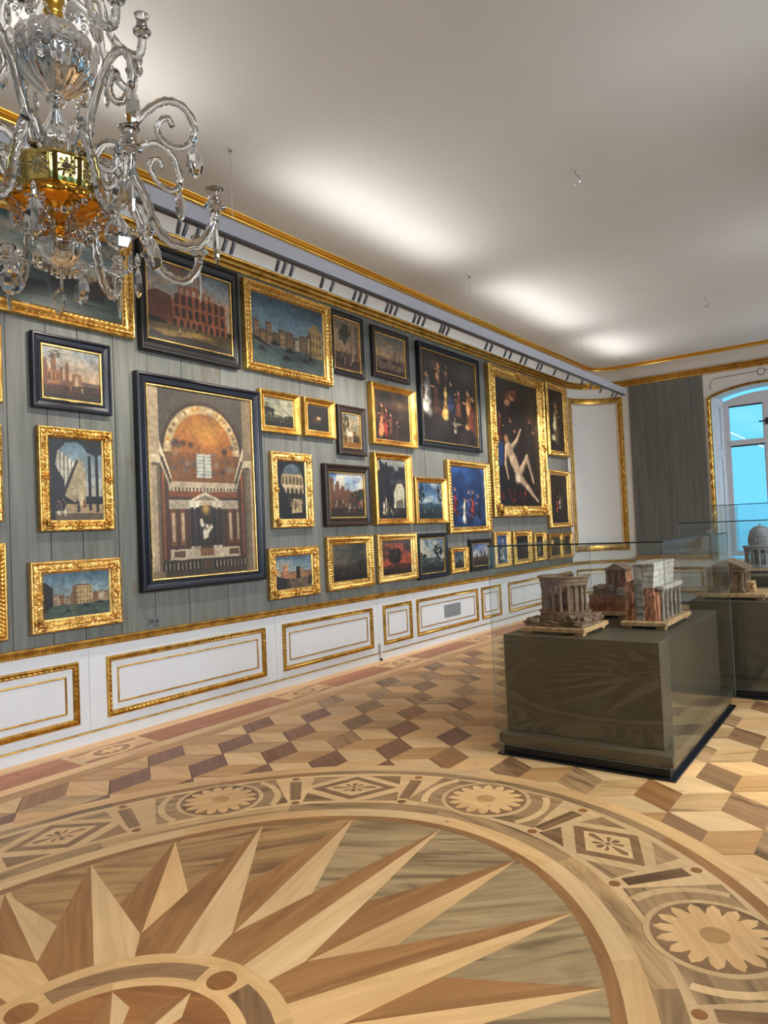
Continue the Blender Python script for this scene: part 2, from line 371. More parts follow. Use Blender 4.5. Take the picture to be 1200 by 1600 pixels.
# ventilation grille in one panel: slats as geometry
gr = MB()
for k in range(9): gr.box(.006, .011, 8.56, 9.01, .335 + k * .021, .345 + k * .021)
for k in range(14): gr.box(.006, .010, 8.56 + k * .0335, 8.568 + k * .0335, .335, .515)
gr.obj('vent_grille', M['socket'], wall_left)
step_path = [(0, BY + .0125 * k, 1, 0) for k in range(int((EY - AR - BY) / .0125) + 1)]
v, f = sweep_path([(0, BY, 1, 0), (0, EY - AR, 1, 0)], [(.0, .835), (.05, .835), (.058, .828), (.055, .815), (.04, .81)])
trim_3 = tag(new_obj('trim_3', v, f, M['gold_dull']), 'gilded chair rail with a fluted band above the wainscot', 'chair rail', **ST)
v, f = sweep_path(step_path, [(.036, .812), (.036, .805), (.034, .785), (.030, .778)], [0, .005, .005, 0])
new_obj('fluted_band', v, f, M['gold_dull'], trim_3)
v, f = sweep_path([(0, BY, 1, 0), (0, EY - AR, 1, 0)], [(.03, .78), (.026, .772), (.012, .766), (.0, .765)])
new_obj('rail_lower_edge', v, f, M['gold_dull'], trim_3)

# rounded corners and end wall
def arc_map(cx, sgn):
    def fn(u, v_, h):
        a = math.pi - u / AR if sgn > 0 else u / AR
        r = AR - h; return (cx + r * math.cos(a), EY - AR + r * math.sin(a), v_)
    return fn
for nm, cx, sgn in (('wall_corner_left', AR, 1), ('wall_corner_right', RX - AR, -1)):
    fn = arc_map(cx, sgn); Lc = AR * math.pi / 2; n = 16
    vv = [fn(Lc * i / n, z, 0) for i in range(n + 1) for z in (0, CZ)]
    ff = [(2 * i, 2 * i + 2, 2 * i + 3, 2 * i + 1) for i in range(n)]
    w = tag(new_obj(nm, vv, ff, M['white_wall'], None, True), 'rounded white corner with a tall gilt-framed panel' if sgn > 0 else 'rounded white corner by the windows', 'wall', **ST)
    moulded_panel(.13, Lc - .11, 1.02, 4.14, fn, w, 0, (12, 40), w=.075, bead=.12)
    moulded_panel(.13, Lc - .11, .172, .672, fn, w, 0, (12, 10))
    vv, ff = sweep_path([(*fn(Lc * i / n, 0, 0)[:2], *( (lambda q0, q1: ((q1[0] - q0[0]), (q1[1] - q0[1])))(fn(Lc * i / n, 0, 0), fn(Lc * i / n, 0, 1)) )) for i in range(n + 1)], [(.0, .835), (.05, .835), (.058, .82), (.036, .81), (.03, .775), (0, .765)])
    new_obj('chair_rail', vv, ff, M['gold_dull'], w)
WX0, WX1, WSP, WRISE = 2.50, 4.24, 3.86, .15          # end-wall window niche
def arch_pts(x0, x1, zs, rise, n=14):
    hw = (x1 - x0) / 2; R = (hw * hw + rise * rise) / (2 * rise); cz = zs + rise - R; cx = (x0 + x1) / 2
    return [(cx + hw * (2 * i / n - 1), cz + math.sqrt(R * R - (hw * (2 * i / n - 1)) ** 2)) for i in range(n + 1)]
SILL = .80
ap = arch_pts(WX0, WX1, WSP, WRISE)
mb = MB()
mb.box(-.2, WX0, EY, EY + .5, -.1, CZ); mb.box(WX1, RX + .25, EY, EY + .5, -.1, CZ); mb.box(WX0, WX1, EY, EY + .5, -.1, SILL)
mb.prism([(WX0, CZ), (WX0, WSP)] + ap[1:-1] + [(WX1, WSP), (WX1, CZ)], EY, EY + .5, xzy)
wall_end = tag(mb.obj('wall_end', M['white_wall']), 'white end wall with grey boards beside the tall window', 'wall', **ST)
for a, b in ((AR + .02, 1.45), (1.45, 1.68), (1.68, 2.375), (4.365, 5.02), (5.02, 5.69)):
        MB().box(a + .004, b - .004, EY - .014, EY, .9, 4.33).obj('plank', M['boards'], wall_end)
def end_map(u, v_, h): return (u, EY - h, v_)
moulded_panel(1.05, 2.30, .172, .672, end_map, wall_end, 0); moulded_panel(4.45, 5.65, .172, .672, end_map, wall_end, 0)
for a, b in ((AR, WX0 - .02), (WX1 + .02, RX - AR)):
    v, f = sweep_path([(a, EY, 0, -1), (b, EY, 0, -1)], [(.0, .90), (.05, .90), (.058, .88), (.036, .87), (.03, .835), (0, .82)]); new_obj('chair_rail', v, f, M['gold_dull'], wall_end)
# gilt surround of the niche
outer = [(WX0 - .08, SILL), (WX0 - .08, WSP)] + arch_pts(WX0 - .08, WX1 + .08, WSP + .02, WRISE + .03)[1:-1] + [(WX1 + .08, WSP), (WX1 + .08, SILL)]
inner = [(WX0, SILL), (WX0, WSP)] + ap[1:-1] + [(WX1, WSP), (WX1, SILL)]
def along(poly, n):
    P = np.array(poly, float); d = np.r_[0, np.cumsum(np.hypot(*np.diff(P, axis=0).T))]; s_ = np.linspace(0, d[-1], n); return np.c_[np.interp(s_, d, P[:, 0]), np.interp(s_, d, P[:, 1])]
NS = 160; O_ = along(outer, NS); I_ = along(inner, NS); V = []; Fc = []
hs = [0, .03, .036, .022, .034, .020, .026, 0]; ts = [0, .05, .2, .32, .55, .78, .9, 1]
for i in range(NS):
    for t_, h in zip(ts, hs):
        q = O_[i] * (1 - t_) + I_[i] * t_; V.append((q[0], EY - h - (.006 * math.sin(i * math.pi / 2) if .3 < t_ < .7 else 0), q[1]))
for i in range(NS - 1):
    for j in range(7): Fc.append((i * 8 + j, i * 8 + j + 1, (i + 1) * 8 + j + 1, (i + 1) * 8 + j))
new_obj('window_surround', V, Fc, M['gold_dull'], wall_end)
# thin painted line with a ring in the frieze
ln = MB(); zf = EY - .003
pts = [(2.50, zf, 4.02), (2.50, zf, 4.13), (2.57, zf, 4.215), (3.31, zf, 4.235)]; ln.tube(pts, .006, 6)
ln.tube([(6.74 - x, y, z) for x, y, z in pts], .006, 6)
ln.tube([(3.37 + .062 * math.cos(a), zf, 4.22 + .062 * math.sin(a)) for a in np.linspace(0, 2 * math.pi, 25)], .007, 6); ln.obj('frieze_line', plain('line_brown', (120, 100, 88), .6), wall_end)

def window_unit(name, mapf, w, z0, z1, label, handle=True):
    """casement of four lights; mapf(u, d, z): u across, d outwards"""
    r = tag(empty(name, (0, 0, 0)), label, 'window', **ST)
    def bx(nm, u0, u1, d0, d1, a, b, mat, par=r):
        mb = MB().box(u0, u1, d0, d1, a, b); mb.v = [mapf(*q) for q in mb.v]; return mb.obj(nm, mat, par)
    zt = z0 + (z1 - z0) * .73
    for u0, u1 in ((-w / 2, -w / 2 + .07), (w / 2 - .07, w / 2)): bx('window_frame', u0, u1, 0, .06, z0, z1, M['winframe'])
    bx('window_frame', -w / 2 + .07, w / 2 - .07, 0, .06, z0, z0 + .07, M['winframe']); bx('window_frame', -w / 2 + .07, w / 2 - .07, 0, .06, z1 - .07, z1, M['winframe'])
    bx('transom', -w / 2 + .07, w / 2 - .07, -.015, .06, zt - .04, zt + .04, M['winframe']); bx('mullion', -.05, .05, -.01, .06, z0 + .07, zt - .04, M['winframe']); bx('mullion', -.05, .05, -.01, .06, zt + .04, z1 - .07, M['winframe'])
    for sx in (-1, 1):
        for a, b in ((z0 + .07, zt - .04), (zt + .04, z1 - .07)):
            u0, u1 = sorted((sx * .05, sx * (w / 2 - .07)))
            bx('pane', u0 + .02, u1 - .02, .03, .036, a + .02, b - .02, M['winpane'])
            c = bx('sash', u0, u0 + .022, .015, .05, a, b, M['winframe']); bx('sash', u1 - .022, u1, .015, .05, a, b, M['winframe'])
            bx('sash', u0 + .022, u1 - .022, .015, .05, a, a + .022, M['winframe']); bx('gasket', u0 + .022, u1 - .022, .01, .05, b - .025, b, M['black'])
    if handle:
        h = bx('handle', -.02, .02, -.05, -.01, zt + .30, zt + .42, M['black']); bx('handle_lever', -.13, .02, -.065, -.05, zt + .35, zt + .375, M['black'], h)
    return r
WD = .36
window_unit('window_1', lambda u, d, z: (3.37 + u, EY + WD + d, z), 1.46, SILL + .05, 3.78, 'tall white casement window of the end wall, blue daylight outside')
mb = MB().prism([(2.60, 3.78), (4.14, 3.78), (4.14, 3.80)] + [(x, z - .07) for x, z in arch_pts(2.60, 4.14, WSP, .14)][::-1] + [(2.60, 3.80)], EY + WD, EY + WD + .07, xzy)
tag(mb.obj('window_head', M['winframe']), 'white arched head board above the end window', 'window trim', **ST)
for sx in (-1, 1):                                    # folded shutters in the reveals
    xo = WX0 if sx < 0 else WX1; xi = 2.64 if sx < 0 else 4.10
    def sh_map(u, v_, h, xo=xo, xi=xi, sx=sx):
        t_ = u / WD; return (xo + (xi - xo) * t_ - sx * h, EY + u, v_)
    s_ = tag(empty('window_shutter', (xo, EY + .1, SILL)), 'white panelled shutter folded into the window reveal ' + ('beside the grey boards' if sx < 0 else 'away from the grey boards'), 'shutter', **ST)
    vv = [sh_map(u, z, h) for u in (0.002, WD) for z in (SILL, WSP) for h in (-.03, .0)]
    o = new_obj('shutter_leaf', vv, [(0, 1, 3, 2), (4, 6, 7, 5), (1, 5, 7, 3), (0, 2, 6, 4), (2, 3, 7, 6), (0, 4, 5, 1)], M['winframe'], s_); o.matrix_parent_inverse = Matrix.Translation(-Vector(s_.location))
    for a, b in ((SILL + .1, 2.78), (2.88, 3.74)):
        v, f = sweep_rect(.07, WD - .06, a, b, [(0, 0, 0), (.01, .01, .016), (.02, .02, .016), (.035, .035, .004), (.05, .05, .012), (.06, .06, .012)], sh_map, (1, 1))
        o = new_obj('shutter_panel', v, f, M['winframe'], s_); o.matrix_parent_inverse = Matrix.Translation(-Vector(s_.location))

# right-hand wall with its windows (outside the picture, lights the room)
mb = MB(); ys = [BY - .25]; W2 = 1.30
for wy in WIN_Y: ys += [wy - W2 / 2, wy + W2 / 2]
ys.append(EY + .25)
for i in range(0, len(ys), 2): mb.box(RX, RX + .4, ys[i], ys[i + 1], -.1, CZ)
for wy in WIN_Y: mb.box(RX, RX + .4, wy - W2 / 2, wy + W2 / 2, -.1, .75); mb.box(RX, RX + .4, wy - W2 / 2, wy + W2 / 2, 3.85, CZ)
wall_right = tag(mb.obj('wall_right', M['boards']), 'grey boarded wall pierced by tall windows', 'wall', **ST)
for i, wy in enumerate(WIN_Y):
    window_unit('window_%d' % (i + 2), lambda u, d, z, wy=wy: (RX + .28 + d, wy - u, z), W2, .75, 3.85, 'tall white casement window of the long side wall', False)
g = tag(MB().box(-60, 60, EY + 1.2, 140, -1.2, -1.0).obj('ground_outside', M['snow']), 'pale ground seen faintly through the end window', 'ground', **ST)

# ------------------------------------------------------------------ floor marquetry
def piece(name, pts, layer, mat, ang=0., parent=floor, thick=.004):
    P = np.array(pts, float); c = P.mean(0); Q = P - c; n = len(Q)
    z1 = layer * .0007; z0 = -.0038 if layer == 0 else 0.0
    v = [(x, y, z0) for x, y in Q] + [(x, y, z1) for x, y in Q]
    fcs = [tuple(range(n, 2 * n))] + [(i, (i + 1) % n, n + (i + 1) % n, n + i) for i in range(n)]
    area2 = sum(Q[i][0] * Q[(i + 1) % n][1] - Q[(i + 1) % n][0] * Q[i][1] for i in range(n))
    if area2 < 0: fcs = [tuple(reversed(g_)) for g_ in fcs]
    ca, sa = math.cos(ang), math.sin(ang); ou, ov = rng.uniform(0, 50), rng.uniform(0, 50)
    uv = [(ca * x + sa * y + ou, -sa * x + ca * y + ov) for x, y, z in v]
    return new_obj(name, v, fcs, M[mat], parent, False, uv, (c[0], c[1], 0))
EC = (3.328, 1.211); EA, EB = 1.417, 1.980
def ept(t_, d): return (EC[0] + (EA + d) * math.cos(t_), EC[1] + (EB + d) * math.sin(t_))
def band(name, d0, d1, nseg, layer, mat, phase=0., t0=0, t1=2 * math.pi, gap=0.):
    for k in range(nseg):
        a = t0 + (t1 - t0) * (k + phase) / nseg; b = t0 + (t1 - t0) * (k + 1 + phase) / nseg - gap; n = max(3, int((b - a) / .06))
        pts = [ept(a + (b - a) * i / n, d1) for i in range(n + 1)] + [ept(b - (b - a) * i / n, d0) for i in range(n + 1)]
        mt = (a + b) / 2; tg = math.atan2((EB + d0) * math.cos(mt), -(EA + d0) * math.sin(mt))
        piece(name, pts, layer, mat if isinstance(mat, str) else mat[k % len(mat)], tg)
# rhombus blocks
TW = .2346; TS = .3103; X0 = .725
def tile_y(k, n): return 2.235 + 3 * TS * n + (1.5 * TS if k % 2 else 0) + .022 * k * TW
tile_defs = {'dark': ([(0, 0), (TW, -TS / 2), (TW, TS / 2), (0, TS)], -.587), 'mid': ([(0, 0), (TW, TS / 2), (TW, TS * 1.5), (0, TS)], .587), 'light': ([(0, 0), (TW, -TS / 2), (2 * TW, 0), (TW, TS / 2)], 0.)}
def tile_mesh(kind, mat, var):
    pts, ang = tile_defs[kind]; P = np.array(pts); c = P.mean(0); Q = (P - c) * .9965; rr = random.Random(var * 31 + len(mat))
    v = [(x, y, -.0038) for x, y in Q] + [(x, y, 0) for x, y in Q]; fcs = [(4, 5, 6, 7)] + [(i, (i + 1) % 4, 4 + (i + 1) % 4, 4 + i) for i in range(4)]
    ca, sa = math.cos(ang), math.sin(ang); ou, ov = rr.uniform(0, 50), rr.uniform(0, 50)
    me = bpy.data.meshes.new('rhombus_tile'); me.from_pydata(v, [], fcs); ul = me.uv_layers.new(name='uv')
    for lp in me.loops: x, y, z = v[lp.vertex_index]; ul.data[lp.index].uv = (ca * x + sa * y + ou, -sa * x + ca * y + ov)
    me.materials.append(M[mat]); return me, c
tiles = []
for k in range(-2, 24):
    x = X0 + k * TW
    if x > 6.05: continue
    for n in range(-5, 14):
        y = tile_y(k, n)                               # lower left corner of the dark face
        if y < -1.3 or y > 13.7: continue
        tiles.append(('dark', x, y)); tiles.append(('mid', x + TW, y - TS / 2)); tiles.append(('light', x, y + TS))
def in_med(x, y, d=.80): return ((x - EC[0]) / (EA + d)) ** 2 + ((y - EC[1]) / (EB + d)) ** 2 < 1
cand = []
for kind, x, y in tiles:
    P = [(x + a, y + b) for a, b in tile_defs[kind][0]]
    if all(in_med(*q) for q in P): continue
    c = np.mean(P, axis=0); d = Vector((c[0], c[1], 0)) - CP; dep = d.dot(CF)
    if dep < .3: vis = 1e9
    else:
        px = 600 + 1098.7 * d.dot(CR) / dep; py = 800 - 1098.7 * d.dot(CU) / dep
        vis = (dep if (-60 < px < 1260 and py < 1680) else 1e6 + dep)
    cand.append((vis, kind, x, y, c))
cand.sort(key=lambda q: q[0])
def tile_mat(kind, c, r):
    if kind == 'dark': return 'plum' if (c[0] < 2.5 and c[1] < 5.0 and r.random() < .85) else r.choice(['tiledark', 'grey', 'tiledark', 'brown'])
    if kind == 'mid': return r.choice(['honey', 'maple', 'honey', 'olivewood'])
    return r.choice(['pale', 'maple', 'pale'])
cache = {}; rest_v = []; rest_f = {}; 
for i, (vis, kind, x, y, c) in enumerate(cand):
    mt = tile_mat(kind, c, rng); var = rng.randrange(5); key = (kind, mt, var)
    if key not in cache: cache[key] = tile_mesh(kind, mt, var)
    me, co = cache[key]
    if i < 290:
        o = bpy.data.objects.new('rhombus_tile', me); COL.objects.link(o); o.parent = floor; o.location = (x + co[0], y + co[1], 0)
    else: rest_f.setdefault(mt, []).append((kind, x, y))
rv_, rf_, ruv, rmi, mats = [], [], [], [], []
for mi, (mt, lst) in enumerate(rest_f.items()):
    mats.append(M[mt])
    for kind, x, y in lst:
        pts, ang = tile_defs[kind]; P = np.array(pts); c = P.mean(0); o = len(rv_); ca, sa = math.cos(ang), math.sin(ang); ou, ov = rng.uniform(0, 80), rng.uniform(0, 80)
        for a, b in (P - c) * .9965 + c: rv_.append((x + a, y + b, 0)); ruv.append((ca * a + sa * b + ou, -sa * a + ca * b + ov))
        rf_.append((o, o + 1, o + 2, o + 3)); rmi.append(mi)
ro = new_obj('far_tiles', rv_, rf_, mats[0], floor, False, ruv)
for mm in mats[1:]: ro.data.materials.append(mm)
ro.data.polygons.foreach_set('material_index', rmi); ro['kind'] = 'stuff'
# border along the walls
def rect_piece(name, x0, x1, y0, y1, layer, mat, ang=math.pi / 2): return piece(name, [(x0, y0), (x1, y0), (x1, y1), (x0, y1)], layer, mat, ang)
yb = [BY, -2.5, -.2, 1.6, 3.11, 5.28, 7.0, 9.0, 11.2, EY]
carts = [-2.5, -.2, 1.35, 3.11, 5.28, 7.0, 9.0, 11.2]
for i in range(len(yb) - 1):
    a, b = yb[i], yb[i + 1]
    rect_piece('border_strip', .0, .085, a, b, 1, 'maple'); rect_piece('border_strip', .085, .165, a, b, 1, 'pale')
    rect_piece('border_strip', .165, .325, a, b, 1, 'red'); rect_piece('border_strip', .325, .49, a, b, 1, 'red')
    rect_piece('border_strip', .49, .60, a, b, 1, 'pale'); rect_piece('border_strip', .60, X0, a, b, 1, 'honey')
    rect_piece('border_strip', 6.05, RX, a, b, 1, 'red')
for yc in carts:
    oval = lambda rx, ry, n=24: [(.335 + rx * math.cos(q), yc + ry * math.sin(q)) for q in np.linspace(0, 2 * math.pi, n, endpoint=False)]
    rect_piece('cartouche_ground', .165, .50, yc - .33, yc + .33, 2, 'pale')
    rect_piece('cartouche_bar', .43, .475, yc - .28, yc + .28, 3, 'red'); rect_piece('cartouche_bar', .19, .235, yc - .28, yc + .28, 3, 'red')
    piece('cartouche_oval', oval(.13, .22), 4, 'pale'); piece('cartouche_oval', oval(.085, .15), 5, 'brown')
    piece('cartouche_flower', [(.335 + (.075 if j % 2 else .04) * math.cos(q), yc + (.125 if j % 2 else .07) * math.sin(q)) for j, q in enumerate(np.linspace(0, 2 * math.pi, 16, endpoint=False))], 6, 'pale')
# medallion
band('outer_ring', .80, .905, 16, 1, ['maple', 'pale', 'maple'], .3)
band('outer_dark_ring', .737, .80, 12, 1, ['grey', 'brown', 'grey'], .1)
band('frieze_ground', .245, .737, 16, 1, 'pale', .5)
band('inner_grey_ring', .150, .245, 12, 1, ['grey', 'olivewood', 'grey'], .2)
band('inner_light_ring', .048, .150, 14, 1, ['maple', 'pale'], .6)
band('inner_brown_ring', -.004, .048, 12, 1, 'brown', .4)
ros_t = [math.radians(a) for a in (0, 43.5, 90.8, 138.2, 180, 221.8, 269.2, 316.5)]
dia_t = [math.radians(a) for a in (19.8, 66.0, 115.8, 160.4, 199.6, 244.2, 294.0, 340.2)]
bar_t = [math.radians(a) for a in (9.2, 31.8, 56.0, 76.2, 105.4, 126.0, 151.4, 170.8)]; bar_t += [-a for a in bar_t]
def frame_at(t_, d=.485):
    p = np.array(ept(t_, d)); e = np.array(ept(t_ + .01, d)) - np.array(ept(t_ - .01, d)); e /= np.hypot(*e); nrm = np.array([e[1], -e[0]]); return p, e, nrm
def loc_poly(fr, pts): p, e, n = fr; return [tuple(p + a * e + b * n) for a, b in pts]
def circ(r, n=20, a0=0): return [(r * math.cos(a0 + 2 * math.pi * i / n), r * math.sin(a0 + 2 * math.pi * i / n)) for i in range(n)]
for t_ in bar_t:
    fr = frame_at(t_); ang = math.atan2(fr[2][1], fr[2][0])
    piece('bar_inlay', loc_poly(fr, [(-.032, -.155), (.032, -.155), (.038, .155), (-.038, .155)]), 2, 'walnut', ang)
    for b in (-.205, .205): piece('round_inlay', loc_poly(fr, [(x, y + b) for x, y in circ(.026, 12)]), 2, 'burl')
for t_ in dia_t:
    fr = frame_at(t_); nb = sorted(bar_t, key=lambda a: abs(math.atan2(math.sin(a - t_), math.cos(a - t_))))[:2]
    hw = min(np.hypot(*(np.array(ept(a, .485)) - fr[0])) for a in nb) - .075; hh = .205
    ang = math.atan2(fr[1][1], fr[1][0])
    for sx in (-1, 1):
        for sy in (-1, 1):                             # corner triangles
            tri = [(sx * hw, sy * hh), (sx * hw * .30, sy * hh), (sx * hw, sy * hh * .30)]
            # follow the curve of the frieze
            piece('corner_inlay', loc_poly(fr, [(x, y - (x * x) * .18) for x, y in tri]), 2, rng.choice(['walnut', 'grey']), ang)
    dm = lambda k: [(hw * k, -.10 * (hw * k) ** 2), (0, hh * k), (-hw * k, -.10 * (hw * k) ** 2), (0, -hh * k)]
    piece('diamond_band', loc_poly(fr, dm(.94)), 2, 'walnut', ang); piece('diamond_ground', loc_poly(fr, dm(.66)), 3, 'pale', ang)
    for j in range(8):
        a = j * math.pi / 4; L = .115 if j % 2 == 0 else .085; L *= (1.25 if j in (0, 4) else .62 if j in (2, 6) else .95); w_ = .018 if j % 2 == 0 else .011
        piece('petal_inlay', loc_poly(fr, [(math.cos(a) * x - math.sin(a) * y, math.sin(a) * x + math.cos(a) * y) for x, y in ((.018, 0), (L * .5, -w_ * .7), (L * .85, -w_), (L, 0), (L * .85, w_), (L * .5, w_ * .7))]), 4, 'walnut', ang)
    piece('petal_centre', loc_poly(fr, circ(.014, 8)), 5, 'walnut')
for t_ in ros_t:
    fr = frame_at(t_); nb = sorted(bar_t, key=lambda a: abs(math.atan2(math.sin(a - t_), math.cos(a - t_))))[:2]
    hw = min(np.hypot(*(np.array(ept(a, .485)) - fr[0])) for a in nb) - .085; hh = .215; ang = math.atan2(fr[1][1], fr[1][0])
    curve = lambda x: -.10 * x * x
    for sx in (-1, 1):
        pts = [(sx * (.0 + hw * i / 6), hh + curve(hw * i / 6)) for i in range(7)] + [(sx * hw * (1 - i / 6), -hh + curve(hw * (1 - i / 6))) for i in range(7)]
        piece('rosette_ground', loc_poly(fr, pts), 2, rng.choice(['grey', 'walnut']), ang)
        ro_, ri_ = min(.375, hw - .01), min(.335, hw - .05)
        a_m = math.asin(min(.98, hh / ro_)); arc_o = [(sx * ro_ * math.cos(q), ro_ * math.sin(q) + curve(ro_)) for q in np.linspace(-a_m, a_m, 9)]
        arc_i = [(sx * ri_ * math.cos(q), ri_ * math.sin(q) + curve(ri_)) for q in np.linspace(a_m, -a_m, 9)]
        piece('rosette_arc', loc_poly(fr, arc_o + arc_i), 3, 'pale', ang)
    piece('rosette_ring', loc_poly(fr, circ(.262, 40)), 4, 'pale', ang); piece('rosette_disc', loc_poly(fr, circ(.236, 36)), 5, 'walnut', ang + .6)
    fl = []
    for j in range(16):
        a = 2 * math.pi * j / 16; fl += [(.226 * math.cos(a), .226 * math.sin(a)), (.198 * math.cos(a + .12), .198 * math.sin(a + .12)), (.152 * math.cos(a + math.pi / 16), .152 * math.sin(a + math.pi / 16)), (.198 * math.cos(a + math.pi / 8 - .12), .198 * math.sin(a + math.pi / 8 - .12))]
    piece('rosette_flower', loc_poly(fr, fl), 6, 'maple', ang); piece('rosette_centre', loc_poly(fr, circ(.055, 20)), 7, 'honey')
# star
def spt(deg, r): a = math.radians(deg); return (EC[0] + r * math.cos(a), EC[1] + r * math.sin(a))
def tip(deg, d=-.004):
    c_, s_ = math.cos(math.radians(deg)), math.sin(math.radians(deg)); r = 1 / math.sqrt((c_ / (EA + d)) ** 2 + (s_ / (EB + d)) ** 2); return (EC[0] + r * c_, EC[1] + r * s_)
for k in range(12):
    a0, a1 = 30 * k + 15, 30 * k + 45
    piece('star_field', [spt(a0, .45)] + [tip(a0 + (a1 - a0) * i / 8) for i in range(9)] + [spt(a1, .45)], 1, 'field_grey' if (a0 < 90 or a0 > 300) else rng.choice(['olivewood', 'field_brown']), rng.uniform(.5, 1.0))
SO = 1.0
lerp = lambda a, b, t_: (a[0] + (b[0] - a[0]) * t_, a[1] + (b[1] - a[1]) * t_)
for k in range(12):                                    # secondary rays
    th = 30 * k + 15 + SO; T = tip(th); N = spt(th + 2, .70)
    L = lerp(tip(th + 15), spt(th + 2, .735), .63); R = lerp(tip(th - 15), spt(th + 2, .735), .68)
    ag = math.radians(th)
    piece('star_ray', [T, L, N], 2, 'brown', ag); piece('star_ray', [T, N, R], 2, rng.choice(['maple', 'pale']), ag)
for k in range(12):                                    # main rays
    th = 30 * k + SO; T = tip(th); ag = math.radians(th); Ln = spt(th + 15 + 2, .735); Rn = spt(th - 15 + 2, .735)
    Lb = spt(th + 17, .50); Rb = spt(th - 13, .50); Bc = spt(th + 2, .48)
    piece('star_ray', [T, Ln, Lb, Bc], 3, 'brown', ag); piece('star_ray', [T, Bc, Rb, Rn], 3, rng.choice(['maple', 'pale', 'maple']), ag)
def cring(name, r0, r1, nseg, layer, mat, ph=0, trim=0):
    for k in range(nseg):
        a, b = 360 * k / nseg + ph + trim, 360 * (k + 1) / nseg + ph - trim; n = 10
        piece(name, [spt(a + (b - a) * i / n, r1) for i in range(n + 1)] + [spt(b - (b - a) * i / n, r0) for i in range(n + 1)], layer, mat, math.radians((a + b) / 2 + 90))
cring('hub_ring', .385, .578, 8, 4, 'maple', 10); cring('hub_dark_band', .432, .518, 4, 5, 'walnut', 93, 11)
for k in range(4):
    c = spt(93 + 90 * k, .475); piece('hub_round', [(c[0] + .055 * math.cos(q), c[1] + .055 * math.sin(q)) for q in np.linspace(0, 2 * math.pi, 20, endpoint=False)], 5, 'burl')
piece('hub_disc', [spt(12 * i, .386) for i in range(30)], 4, 'burl', .4)
for k in range(8):
    th = 45 * k + 10; piece('hub_ray', [spt(th, .375), spt(th + 13, .27), EC], 5, 'brown', math.radians(th)); piece('hub_ray', [spt(th, .375), EC, spt(th - 13, .27)], 5, 'pale', math.radians(th))

# ------------------------------------------------------------------ paintings
def vnoise(W, H, sx, sy, seed, oct=4):
    r = np.random.RandomState(seed); out = np.zeros((H, W)); amp = 1; tot = 0
    for o in range(oct):
        gx, gy = max(2, int(sx * 2 ** o)), max(2, int(sy * 2 ** o)); g_ = r.rand(gy + 1, gx + 1)
        x = np.linspace(0, gx - 1e-6, W); y = np.linspace(0, gy - 1e-6, H); xi = x.astype(int); yi = y.astype(int); fx = (x - xi); fy = (y - yi)[:, None]
        fx = fx * fx * (3 - 2 * fx); fy = fy * fy * (3 - 2 * fy)
        a = g_[yi][:, xi]; b = g_[yi][:, np.minimum(xi + 1, gx)]; c = g_[np.minimum(yi + 1, gy)][:, xi]; d = g_[np.minimum(yi + 1, gy)][:, np.minimum(xi + 1, gx)]
        out += amp * ((a * (1 - fx) + b * fx) * (1 - fy) + (c * (1 - fx) + d * fx) * fy); tot += amp; amp *= .55
    return out / tot
